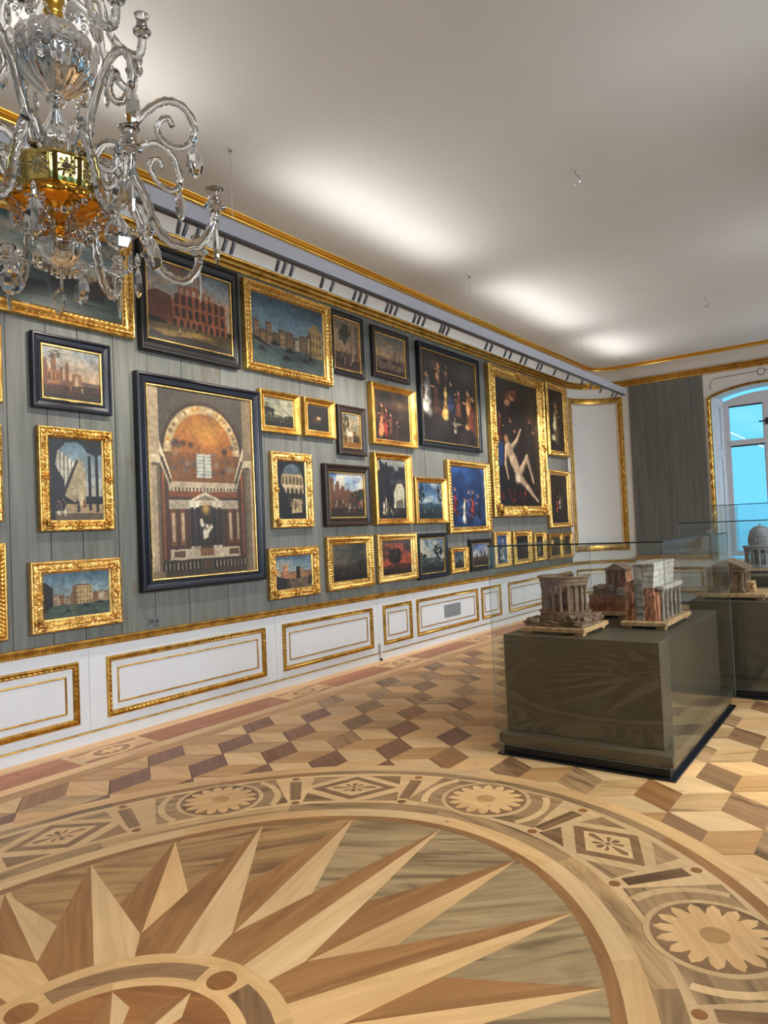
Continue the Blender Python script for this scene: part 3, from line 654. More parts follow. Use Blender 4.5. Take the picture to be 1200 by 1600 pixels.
class Paint:
    """small raster painter; u to the right, v upwards, both 0..1"""
    def __init__(s, W, H, seed=1):
        s.W, s.H, s.seed = W, H, seed; s.r = random.Random(seed); s.u, s.v = np.meshgrid((np.arange(W) + .5) / W, (np.arange(H) + .5) / H); s.c = np.zeros((H, W, 3)); s.k = 0
    def nz(s, sx, sy, oct=4): s.k += 1; return vnoise(s.W, s.H, sx, sy, s.seed * 101 + s.k, oct)
    def put(s, mask, col, a=1.0):
        mk = np.clip(mask, 0, 1)[..., None] * a; s.c = s.c * (1 - mk) + (np.array(col) / 255.) * mk; return s
    def grad(s, cb, ct, v0=0, v1=1):
        t_ = np.clip((s.v - v0) / (v1 - v0), 0, 1)[..., None]; mk = ((s.v >= v0) & (s.v <= v1))[..., None]
        s.c = np.where(mk, (np.array(cb) * (1 - t_) + np.array(ct) * t_) / 255., s.c); return s
    def clouds(s, col, lo=.5, hi=.75, a=.8, v0=0, sx=3, sy=4):
        n = s.nz(sx, sy, 5); return s.put(np.clip((n - lo) / (hi - lo), 0, 1) * np.clip((s.v - v0) * 6, 0, 1), col, a)
    def hill(s, base, amp, col, sx=3, a=1.0, tex=.25):
        n = s.nz(sx, 1, 4)[s.H // 2][None, :]; mk = (s.v < base + amp * (n - .5) * 2).astype(float)
        sh = 1 - tex + 2 * tex * s.nz(8, 8, 4); s.c = np.where(mk[..., None] > 0, s.c * (1 - a) + a * (np.array(col) / 255.) * sh[..., None], s.c); return s
    def el(s, x, y, rx, ry, col, a=1., soft=.25):
        d = np.sqrt(((s.u - x) / rx) ** 2 + ((s.v - y) / ry) ** 2); return s.put(np.clip((1 - d) / soft, 0, 1), col, a)
    def poly(s, pts, col, a=1.):
        ins = np.zeros((s.H, s.W), bool); n = len(pts)
        for i in range(n):
            (x0, y0), (x1, y1) = pts[i], pts[(i + 1) % n]
            if y0 == y1: continue
            cr = ((y0 > s.v) != (y1 > s.v)) & (s.u < (x1 - x0) * (s.v - y0) / (y1 - y0) + x0); ins ^= cr
        return s.put(ins.astype(float), col, a)
    def rect(s, x0, x1, y0, y1, col, a=1.): return s.put(((s.u > x0) & (s.u < x1) & (s.v > y0) & (s.v < y1)).astype(float), col, a)
    def tree(s, x, y, w, h, dark, light, n=26):
        s.rect(x - w * .05, x + w * .05, y - h * .5, y, (50, 36, 26))
        for i in range(n):
            a = s.r.uniform(0, 6.3); q = math.sqrt(s.r.random()); s.el(x + math.cos(a) * q * w * .5, y + math.sin(a) * q * h * .45, w * s.r.uniform(.08, .2), h * s.r.uniform(.07, .16), dark if s.r.random() < .7 else light, .9, .5)
        return s
    def building(s, x0, x1, y0, y1, col, win=(60, 52, 48), nx=4, ny=3, roof=None, side=None):
        s.rect(x0, x1, y0, y1, col); w = (x1 - x0) / nx; h = (y1 - y0) / ny
        if side: s.rect(x0, x0 + (x1 - x0) * .22, y0, y1, side)
        for i in range(nx):
            for j in range(ny): s.rect(x0 + w * (i + .3), x0 + w * (i + .68), y0 + h * (j + .25), y0 + h * (j + .75), win, .8)
        if roof: s.poly([(x0 - .005, y1), (x1 + .005, y1), (x1 - (x1 - x0) * .15, y1 + .03), (x0 + (x1 - x0) * .15, y1 + .03)], roof)
        return s
    def arches(s, x0, x1, y0, y1, n, col, a=1.):
        w = (x1 - x0) / n
        for i in range(n):
            c = x0 + w * (i + .5); s.rect(c - w * .3, c + w * .3, y0, y0 + (y1 - y0) * .65, col, a); s.el(c, y0 + (y1 - y0) * .65, w * .3, (y1 - y0) * .35, col, a, .1)
        return s
    def limb(s, pts, w, col, a=1., soft=.5):
        asp = s.W / s.H; n = len(pts) - 1
        for k in range(n):
            (x0, y0), (x1, y1) = pts[k], pts[k + 1]; w0 = w[k] if isinstance(w, (list, tuple)) else w; w1 = w[k + 1] if isinstance(w, (list, tuple)) else w
            dx, dy = (x1 - x0), (y1 - y0) / asp; L2 = dx * dx + dy * dy + 1e-9; t_ = np.clip(((s.u - x0) * dx + (s.v - y0) / asp * dy) / L2, 0, 1)
            px, py = s.u - x0 - t_ * dx, (s.v - y0) / asp - t_ * dy; d = np.hypot(px, py) / (w0 + (w1 - w0) * t_)
            sd = np.clip(.5 - .5 * (px * .8 - py * .5) / (w0 + (w1 - w0) * t_), 0, 1)
            mk = np.clip((1 - d) / soft, 0, 1)[..., None] * a; cc = np.array(col) / 255. * (.42 + .66 * sd[..., None]); s.c = s.c * (1 - mk) + cc * mk
        return s
    def figure(s, x, y, h, robe, skin=(216, 176, 140), lean=0., asp=None):
        asp = asp or s.H / s.W; w = h * asp; R_ = s.r
        for k in range(11):                             # folds of the clothing, lit from one side
            t_ = k / 10; cx = x + lean * t_ + R_.uniform(-.10, .10) * w * (1.2 - t_); cy = y + h * (.06 + .66 * t_); sh = (.55 if cx > x + lean * t_ else 1.15) * R_.uniform(.75, 1.2)
            s.el(cx, cy, w * R_.uniform(.09, .17) * (1.15 - .45 * t_), h * R_.uniform(.10, .17), tuple(min(255, c * sh) for c in robe), .85, .6)
        s.el(x + lean - w * .03, y + h * .5, w * .04, h * .2, tuple(min(255, c * 1.4) for c in robe), .6, .8)
        s.el(x + lean, y + h * .86, w * .075, h * .085, skin, 1, .5).el(x + lean + w * .03, y + h * .89, w * .06, h * .06, (60, 40, 30), .7, .6)
        a_ = R_.choice([-1, 1]); s.el(x + lean + a_ * w * .16, y + h * .6, w * .09, h * .035, skin, .85, .5); return s
    def crowd(s, n, x0, x1, y0, y1, h, cols):
        for i in range(n): s.figure(s.r.uniform(x0, x1), s.r.uniform(y0, y1), h * s.r.uniform(.7, 1.2), s.r.choice(cols))
        return s
    def water(s, v1, col, col2):
        s.rect(0, 1, 0, v1, col); n = s.nz(5, 40, 4); s.put(((n > .55) & (s.v < v1)).astype(float), col2, .6); return s
    def finish(s, tone=.74, grain=.30, warp=.008):
        dx = (s.nz(9, 9, 3) - .5) * 2 * warp * s.W; dy = (s.nz(9, 9, 3) - .5) * 2 * warp * s.H; jj, ii = np.meshgrid(np.arange(s.W), np.arange(s.H))
        c = s.c[np.clip(np.rint(ii + dy), 0, s.H - 1).astype(int), np.clip(np.rint(jj + dx), 0, s.W - 1).astype(int)]
        n = s.nz(s.W / 5, s.H / 5, 3); m_ = s.nz(7, 7, 4); c = c * (1 - grain + 2 * grain * n)[..., None] * (.84 + .32 * m_)[..., None]
        g_ = c.mean(-1, keepdims=True); c = g_ + (c - g_) * 1.12; c = np.clip(c, 0, 1.2) ** 1.18 * tone
        c = c * (.86 + .22 * np.clip(c.mean(-1, keepdims=True) * 2, 0, 1)); warm_ = np.array([1.03, 1.0, .95]); return np.clip(c * warm_, 0.012, 1)
def P_ruins(p, q):
    p.grad((214, 176, 140), (150, 170, 186), .25, 1).clouds((226, 200, 170), .45, .7, .6, .4).hill(.38, .05, (120, 104, 100), 3)
    for x, w, h in ((.06, .12, .72), (.2, .1, .84), (.32, .06, .6), (.42, .07, .68)): p.poly([(x - w / 2, .25), (x + w / 2, .25), (x + w * .4, h), (x - w * .1, h + .05), (x - w * .45, h - .06)], (142, 98, 66))
    p.building(.1, .3, .3, .55, (176, 130, 92), (70, 44, 32), 3, 1); p.rect(.5, .66, .3, .52, (168, 124, 88)); p.arches(.53, .63, .3, .5, 1, (200, 180, 160)); p.tree(.2, .85, .22, .16, (70, 54, 34), (100, 80, 44), 18)
    return p.hill(.28, .06, (98, 66, 42), 4).hill(.12, .05, (66, 46, 30), 5).tree(.85, .2, .35, .24, (56, 46, 30), (86, 66, 38)).crowd(6, .4, .7, .12, .2, .12, [(150, 60, 40), (200, 180, 150), (90, 70, 50)])
def P_court(p, q):
    p.grad((206, 206, 200), (120, 150, 176), .3, 1); p.rect(0, 1, 0, .2, (190, 172, 140)).rect(0, 1, 0, .09, (120, 104, 84))
    for i in range(6): p.rect(.14 + i * .07, .185 + i * .07, .3, .86 - i * .035, (224, 220, 206)).rect(.185 + i * .07, .2 + i * .07, .3, .84 - i * .035, (96, 90, 84))
    p.poly([(.28, .3), (.46, .22), (.68, .5), (.62, .72), (.5, .75)], (196, 184, 156)).poly([(.5, .18), (.66, .18), (.66, .5), (.52, .42)], (212, 198, 168)).poly([(.22, .34), (.5, .75), (.54, .73), (.27, .3)], (70, 62, 52))
    p.rect(.72, .78, .12, .8, (24, 24, 30)).rect(.86, .92, .1, .82, (24, 24, 30)); p.rect(0, .1, 0, 1, (26, 26, 34)).poly([(0, 1), (1, 1), (1, .82), (.86, .8), (.7, .84), (.62, .92), (.5, .96), (.3, .94), (.16, .84), (.08, .6), (0, .6)], (24, 24, 34)).poly([(0, .1), (.3, .14), (.26, .5), (.08, .7), (0, .7)], (38, 36, 46))
    return p.crowd(7, .1, .9, .05, .16, .16, [(150, 60, 44), (230, 224, 210), (40, 40, 56), (90, 70, 56)])
def P_arcade(p, q):
    p.grad((60, 56, 52), (120, 140, 160), .3, 1).rect(0, 1, .45, .78, (196, 180, 150)); p.arches(.12, .9, .6, .74, 6, (120, 104, 84)).rect(.05, .95, .56, .585, (226, 212, 184)).arches(.12, .9, .36, .54, 5, (50, 46, 48)).rect(0, 1, .2, .36, (90, 80, 70)).poly([(.45, .1), (.85, .12), (.8, .34), (.55, .36)], (206, 190, 156))
    p.el(.52, .6, .62, .38, (20, 20, 28), 0); d = np.sqrt(((p.u - .52) / .40) ** 2 + ((p.v - .62) / .34) ** 2); p.put(((d > 1) & (p.v > .62)).astype(float), (24, 24, 34)).rect(0, .12, 0, .7, (26, 26, 36)).rect(.92, 1, 0, .7, (26, 26, 36)).poly([(.1, .08), (.4, .1), (.34, .4), (.12, .62)], (34, 34, 44)).rect(0, 1, 0, .1, (30, 30, 36))
    return p.crowd(10, .4, .85, .1, .28, .12, [(196, 180, 150), (120, 100, 80), (60, 56, 60)])
def P_interior(p, q):
    """plain generic church interior: arch, golden vault, cornice, altar"""
    p.grad((120, 106, 92), (96, 90, 82)); p.rect(0, .1, 0, 1, (186, 172, 150)).rect(.1, .14, 0, .72, (120, 92, 70)).rect(.9, 1, 0, 1, (150, 136, 116)).rect(.86, .9, 0, .7, (110, 82, 62))
    p.el(.5, .66, .40, .29, (84, 62, 46), 1, .03).el(.5, .66, .37, .27, (196, 178, 144), 1, .03).el(.5, .66, .30, .225, (178, 124, 62), 1, .04).rect(.13, .87, .40, .66, (128, 96, 64)).rect(.2, .8, .5, .66, (150, 106, 60)).el(.52, .78, .2, .09, (232, 180, 92), .9, .9)
    for i in range(34):
        a = p.r.uniform(.1, 3.04); p.el(.5 + .335 * math.cos(a), .66 + .245 * math.sin(a), .022, .014, p.r.choice([(230, 216, 186), (140, 120, 92), (206, 160, 84)]), .9, .5)
    for i in range(26): p.el(p.r.gauss(.3 if i % 2 else .7, .07), p.r.uniform(.55, .72), .035, .022, p.r.choice([(110, 100, 96), (136, 122, 116), (92, 66, 60), (160, 140, 128)]), .85, .6)
    p.rect(.43, .57, .53, .66, (206, 212, 206)).rect(.495, .505, .53, .66, (120, 116, 110))
    for k in range(6): p.rect(.43, .57, .545 + k * .02, .548 + k * .02, (140, 140, 136))
    p.rect(.12, .88, .475, .505, (206, 194, 172)).rect(.12, .88, .455, .475, (120, 106, 90))
    for k in range(22): p.rect(.14 + k * .033, .155 + k * .033, .455, .475, (214, 204, 184))
    p.rect(.12, .88, .425, .455, (156, 96, 56)).rect(.14, .86, .10, .425, (94, 68, 52)).rect(.16, .84, .36, .41, (196, 186, 170))
    for x in (.18, .26, .72, .80): p.rect(x, x + .05, .17, .36, (140, 92, 60)).rect(x + .012, x + .038, .19, .34, (196, 180, 156))
    for x in (.36, .41, .57, .62): p.rect(x, x + .03, .16, .37, (44, 46, 52)).rect(x - .005, x + .035, .12, .16, (206, 198, 184)).rect(x - .006, x + .036, .37, .40, (226, 220, 206))
    p.poly([(.33, .40), (.68, .40), (.505, .455)], (222, 214, 198)).poly([(.39, .405), (.62, .405), (.505, .44)], (150, 138, 122)).rect(.44, .57, .16, .38, (70, 56, 44)).el(.505, .36, .055, .045, (226, 190, 120), .9, .8)
    for i in range(12): p.el(p.r.gauss(.505, .022), p.r.uniform(.2, .3), .02, .018, (238, 232, 220), .9, .5)
    p.rect(.16, .86, .095, .15, (206, 196, 178)).rect(.2, .3, .105, .14, (120, 92, 72)).rect(.44, .57, .105, .15, (156, 116, 86)).rect(.72, .82, .105, .14, (120, 92, 72))
    p.rect(.1, .9, 0, .095, (88, 74, 62)).rect(.1, .44, .035, .085, (44, 40, 40)).rect(.56, .9, .035, .085, (44, 40, 40))
    for k in range(22): p.rect(.12 + k * .036, .13 + k * .036, .04, .078, (176, 160, 132) if not (.44 < .12 + k * .036 < .56) else (120, 88, 62))
    for sx in (0, 1):
        X = (lambda x: x) if sx == 0 else (lambda x: 1 - x)
        p.poly([(X(.10), .72), (X(.10), .66), (X(.2), .5), (X(.2), .53)], (222, 212, 190)).poly([(X(.10), .64), (X(.10), .60), (X(.2), .455), (X(.2), .48)], (196, 184, 160)).poly([(X(.10), .60), (X(.10), .08), (X(.17), .1), (X(.17), .49)], (96, 66, 50)).rect(min(X(.115), X(.135)), max(X(.115), X(.135)), .1, .56, (156, 104, 70)).rect(min(X(0), X(.105)), max(X(0), X(.105)), .6, .64, (216, 204, 180)).rect(min(X(0), X(.105)), max(X(0), X(.105)), .585, .6, (110, 98, 84)).rect(min(X(.0), X(.03)), max(X(.0), X(.03)), 0, .6, (206, 192, 166)).rect(min(X(.075), X(.1)), max(X(.075), X(.1)), 0, .6, (130, 116, 98))
        for k in range(6): p.el(X(.125 + .012 * k), .62 - .022 * k, .016, .018, (60, 52, 46), .8, .5)
    for k in range(16): a = math.pi * (k + .5) / 16; p.limb([(.52, .79), (.52 + .24 * math.cos(a), .77 + .12 * math.sin(a))], [.002, .012], (240, 196, 110), .35, .9)
    return p.rect(.0, .12, 0, .04, (150, 136, 112))
def P_venice(p, q):
    p.grad((196, 206, 204), (104, 142, 170), .3, 1).clouds((226, 216, 196), .55, .75, .7, .5).water(.3, (92, 112, 104), (120, 136, 122))
    for x in np.arange(.14, .98, .085): p.building(x, x + .083, .3, .44 + p.r.uniform(0, .08), p.r.choice([(196, 178, 150), (170, 132, 104), (206, 196, 172)]), (90, 70, 58), 3, 3, (130, 80, 60))
    p.building(.42, .72, .28, .68, (206, 186, 146), (96, 74, 54), 6, 4, (134, 92, 66), (150, 128, 98)); p.poly([(0, .12), (.14, .3), (.14, .68), (0, .84)], (46, 42, 44))
    for x, y in ((.35, .14), (.62, .22), (.85, .27)): p.el(x, y, .08, .018, (30, 26, 26)).rect(x - .02, x + .02, y, y + .05, (40, 30, 28))
    return p
def P_canal(p, q):
    p.grad((168, 184, 190), (82, 120, 150), .35, 1).clouds((160, 168, 176), .5, .8, .5, .4).water(.34, (88, 108, 112), (112, 128, 126))
    x = .02
    while x < .76:
        w = p.r.uniform(.07, .12); p.building(x, x + w, .3, .5 + p.r.uniform(-.04, .09), p.r.choice([(206, 190, 158), (176, 148, 116), (214, 204, 184), (150, 128, 106)]), (80, 66, 58), 3, 3, (120, 76, 58), (120, 104, 90)); x += w
    p.building(.78, .98, .26, .66, (196, 170, 120), (96, 74, 52), 4, 3, None, (150, 126, 90)).poly([(.78, .66), (.98, .66), (.88, .8)], (186, 160, 114)).poly([(0, .34), (.25, .24), (.25, .26), (.1, .37), (0, .38)], (60, 56, 54))
    for x, y in ((.12, .2), (.45, .14), (.5, .26), (.72, .16), (.8, .2), (.3, .32)): p.el(x, y, .08, .02, (36, 34, 36)).rect(x - .03, x + .03, y, y + .05, (44, 40, 40)).figure(x, y, .1, (60, 50, 50))
    return p
def P_arena(p, q):
    """round ruined arcade under a warm sky (generic)"""
    p.grad((206, 178, 150), (150, 170, 190), .3, 1).clouds((216, 160, 130), .45, .7, .8, .5)
    p.poly([(.22, .25), (.95, .16), (.93, .62), (.8, .66), (.78, .72), (.6, .76), (.56, .8), (.36, .74), (.34, .62), (.22, .5)], (176, 112, 72)).poly([(0, .3), (.3, .25), (.28, .6), (.12, .64), (0, .58)], (122, 76, 46))
    p.arches(.3, .93, .52, .66, 8, (90, 54, 38)).arches(.3, .93, .36, .49, 8, (84, 50, 36)).arches(.28, .93, .22, .33, 9, (70, 42, 32)).arches(.36, .8, .66, .74, 6, (196, 170, 150))
    return p.hill(.24, .04, (112, 92, 50), 4).hill(.12, .05, (60, 44, 26), 3).poly([(.05, .14), (.6, .2), (.8, .16), (.2, .08)], (160, 134, 76)).crowd(8, .1, .9, .1, .2, .07, [(120, 50, 36), (60, 50, 44), (190, 170, 140)])
def P_lagoon(p, q):
    p.grad((186, 180, 166), (86, 124, 140), .42, 1).clouds((206, 196, 180), .45, .7, .8, .4, 2, 6).water(.46, (66, 84, 82), (90, 104, 98)).poly([(0, .28), (.6, .3), (.62, .12), (.3, .06), (0, .1)], (30, 34, 34))
    x = .55
    while x < .98: w = p.r.uniform(.03, .06); p.building(x, x + w, .42, .52 + p.r.uniform(-.02, .1), p.r.choice([(176, 158, 128), (140, 110, 84), (196, 180, 146)]), (70, 60, 52), 2, 2); x += w
    p.building(.7, .78, .45, .66, (196, 176, 136), (110, 90, 66), 2, 2).el(.74, .68, .05, .05, (150, 150, 146)).rect(.86, .885, .45, .8, (170, 130, 96)).poly([(.86, .8), (.885, .8), (.872, .86)], (140, 120, 96)).rect(0, .5, .44, .49, (120, 88, 66)).rect(.62, .9, .2, .42, (44, 42, 42)).rect(.84, 1, .3, .46, (72, 50, 40))
    for x, y in ((.2, .38), (.4, .34), (.55, .24), (.8, .14)): p.el(x, y, .06, .016, (20, 20, 22))
    return p
def P_pastoral(p, q):
    sky_b, sky_t, cl, far, mid, near, tx = q
    p.grad(sky_b, sky_t, .25, 1).clouds(cl, .42, .68, .85, .35).hill(.42, .07, far, 3).hill(.32, .07, mid, 4).hill(.18, .07, near, 3)
    dk = tuple(c * .6 for c in near)
    for x, y, w, h in tx: p.tree(x, y, w, h, dk, mid)
    return p.crowd(6, .2, .8, .1, .2, .1, [(160, 70, 50), (210, 196, 170), (70, 60, 66)])
def P_column(p, q):
    p.grad((196, 150, 110), (150, 160, 160), .2, 1).clouds((206, 160, 124), .45, .7, .7).hill(.35, .04, (110, 90, 74)).rect(.64, .8, .15, .92, (176, 150, 124)).rect(.64, .68, .15, .92, (110, 88, 74)).rect(.84, .97, .15, .95, (164, 138, 116)).rect(.84, .88, .15, .95, (104, 84, 72)).rect(.6, 1, .9, .96, (186, 160, 132)).tree(.42, .7, .4, .4, (60, 62, 46), (92, 86, 56), 40)
    return p.hill(.22, .05, (84, 58, 44)).crowd(12, .25, .9, .08, .3, .14, [(190, 160, 130), (120, 60, 46), (206, 190, 170), (70, 60, 70)])
def P_harbour(p, q):
    p.grad((206, 160, 116), (130, 146, 150), .3, 1).clouds((196, 172, 140), .4, .7, .7, .35, 2, 5).water(.42, (130, 116, 100), (170, 140, 110))
    for x, h in ((.3, .5), (.64, .85), (.8, .6)): p.rect(x - .008, x + .008, .3, h, (60, 46, 38)).poly([(x - .09, .28), (x + .09, .28), (x + .11, .36), (x - .11, .36)], (70, 50, 40)).poly([(x, .4), (x + .08, .42), (x, h - .05)], (140, 116, 92))
    return p.hill(.16, .06, (70, 46, 34)).crowd(9, .3, .95, .1, .22, .13, [(150, 70, 50), (196, 170, 130), (60, 50, 50)])
def P_figures(p, q):
    bg0, bg1, figs, lights = q
    p.grad(bg0, bg1); p.put(np.clip((p.nz(4, 4, 5) - .45) * 4, 0, 1), tuple(min(255, c * 1.8 + 8) for c in bg1), .5)
    for x, y, rx, ry, col in lights: p.el(x, y, rx, ry, col, .85, .9)
    for x, y, h, robe, skin, ln in figs: p.figure(x, y, h, tuple(min(255, c * 1.25) for c in robe), tuple(min(255, c * 1.12) for c in skin), ln)
    return p
def P_horse(p, q):
    p.grad((170, 150, 110), (130, 150, 160), .3, 1).clouds((206, 190, 160), .45, .7, .8, .4).tree(.2, .7, .4, .5, (60, 52, 32), (90, 76, 44)).hill(.34, .04, (120, 96, 54)).hill(.16, .03, (150, 112, 54))
    p.el(.42, .4, .2, .09, (224, 214, 196), 1, .3).el(.27, .5, .06, .1, (224, 214, 196), 1, .3)
    for x in (.3, .36, .5, .56): p.rect(x, x + .035, .16, .38, (206, 194, 172))
    return p.figure(.68, .16, .42, (90, 60, 44)).figure(.82, .16, .36, (60, 56, 60))
def P_rocky(p, q):
    p.grad((226, 224, 220), (96, 146, 206), .45, 1).clouds((236, 232, 226), .42, .66, .9, .5).hill(.62, .1, (132, 100, 76), 4).hill(.5, .06, (104, 78, 58), 6)
    for x, h in ((.08, .9), (.24, .82), (.38, .72), (.52, .66)): p.poly([(x - .08, .4), (x + .08, .4), (x + .06, h - .04), (x, h), (x - .06, h - .1)], (134, 98, 76))
    return p.hill(.22, .05, (62, 46, 36)).tree(.82, .5, .4, .3, (48, 50, 36), (80, 74, 46)).crowd(22, .04, .96, .12, .34, .15, [(196, 90, 60), (214, 190, 160), (110, 66, 50), (226, 214, 196), (56, 50, 52)])
def P_cave(p, q):
    p.grad((44, 40, 44), (46, 52, 70)).clouds((190, 196, 196), .5, .62, .8, .55).poly([(.55, .18), (.92, .18), (.95, .5), (.86, .6), (.68, .6), (.56, .45)], (214, 214, 200)).poly([(.6, .18), (.9, .18), (.88, .34), (.64, .3)], (130, 126, 116)).poly([(0, .2), (.22, .1), (.3, .85), (.12, 1), (0, 1)], (52, 48, 56)).rect(.3, .36, .1, .95, (30, 32, 46)).poly([(.02, .8), (.1, .82), (.08, .98), (.02, .98)], (196, 180, 150))
    return p.hill(.1, .04, (34, 34, 40)).figure(.28, .06, .34, (214, 200, 176)).figure(.2, .06, .26, (226, 214, 190)).crowd(5, .3, .9, .04, .12, .14, [(120, 110, 110), (206, 196, 180)])
def P_square(p, q):
    p.grad((186, 200, 206), (112, 142, 166), .35, 1).clouds((216, 206, 190), .5, .72, .6, .5).rect(0, 1, 0, .3, (132, 120, 108))
    x = .0
    while x < .98: w = p.r.uniform(.09, .15); p.building(x, x + w, .3, .5 + p.r.uniform(-.03, .1), p.r.choice([(196, 160, 130), (186, 140, 112), (210, 196, 170)]), (90, 70, 62), 3, 3, (120, 80, 62)); x += w
    p.building(.18, .34, .34, .72, (206, 160, 132), (110, 80, 70), 3, 3).building(.55, .66, .3, .66, (56, 54, 60), (40, 38, 42), 2, 3).poly([(0, .0), (.4, .05), (.35, .3), (0, .42)], (66, 62, 66)).poly([(.85, .1), (1, .1), (1, .4), (.92, .38)], (70, 66, 70))
    return p.crowd(16, .3, .9, .08, .3, .1, [(60, 50, 56), (150, 80, 60), (206, 190, 160)])
def P_sunset(p, q):
    p.grad((206, 96, 60), (96, 100, 116), .2, 1).clouds((226, 120, 76), .42, .66, .9, .25).clouds((90, 66, 70), .5, .7, .8, .4).hill(.3, .05, (96, 56, 40)).tree(.42, .56, .42, .5, (36, 28, 24), (62, 44, 34), 50)
    return p.hill(.18, .05, (50, 34, 28)).crowd(6, .1, .9, .08, .2, .1, [(150, 70, 50), (190, 160, 130)])
def P_saint(p, q):
    """dark religious scene, generic: pale reclining figure, helpers, small angel, embers"""
    p.grad((40, 24, 24), (56, 42, 34)).put(np.clip((p.nz(3, 4, 5) - .5) * 4, 0, 1), (84, 62, 46), .5).rect(.66, .98, .62, .95, (66, 52, 42)).rect(.78, .9, .68, .9, (84, 68, 54))
    p.el(.3, .87, .16, .06, (170, 110, 60), .8, .8).el(.38, .88, .07, .05, (190, 150, 120)).el(.26, .82, .08, .03, (190, 146, 116)).poly([(.3, .9), (.5, .95), (.46, .84)], (150, 84, 50))
    p.figure(.32, .38, .36, (36, 32, 36), (190, 146, 112)).figure(.78, .4, .36, (40, 36, 36), (170, 130, 104)).figure(.08, .45, .3, (130, 58, 40), (180, 136, 104)).poly([(0, .3), (.12, .32), (.14, .5), (0, .52)], (60, 80, 130))
    sk = (250, 226, 200)
    p.limb([(.33, .47), (.45, .53), (.56, .62)], [.05, .035, .025], sk).limb([(.2, .46), (.17, .33), (.22, .22)], [.045, .035, .025], sk)
    p.limb([(.5, .27), (.68, .4), (.82, .2)], [.07, .05, .03], sk).limb([(.46, .24), (.68, .15), (.92, .04)], [.075, .05, .025], sk).limb([(.25, .46), (.36, .36), (.47, .25)], [.10, .10, .085], sk).el(.2, .53, .06, .045, (190, 150, 120), 1, .5).el(.44, .22, .09, .05, (232, 224, 210), .9, .6)
    for i in range(20): p.el(p.r.uniform(.05, .65), p.r.uniform(.03, .13), .03, .03, p.r.choice([(150, 50, 30), (196, 84, 46), (70, 26, 22)]), .8, .7)
    return p
def P_still(p, q): return p.grad((30, 24, 22), (46, 36, 30)).el(.45, .45, .3, .2, (96, 66, 46), .9, .7).el(.52, .5, .14, .1, (214, 190, 164), .9, .6).el(.35, .35, .16, .08, (110, 60, 40), .8, .6)
PAST = lambda *a: (P_pastoral, a)
DK = (40, 28, 24); SK = (206, 160, 128)
GL, GR, GO, KB, KU, KN = 'leaf', 'rococo', 'plain', 'black', 'blue', 'brown'
def fig(*a): return (P_figures, a)
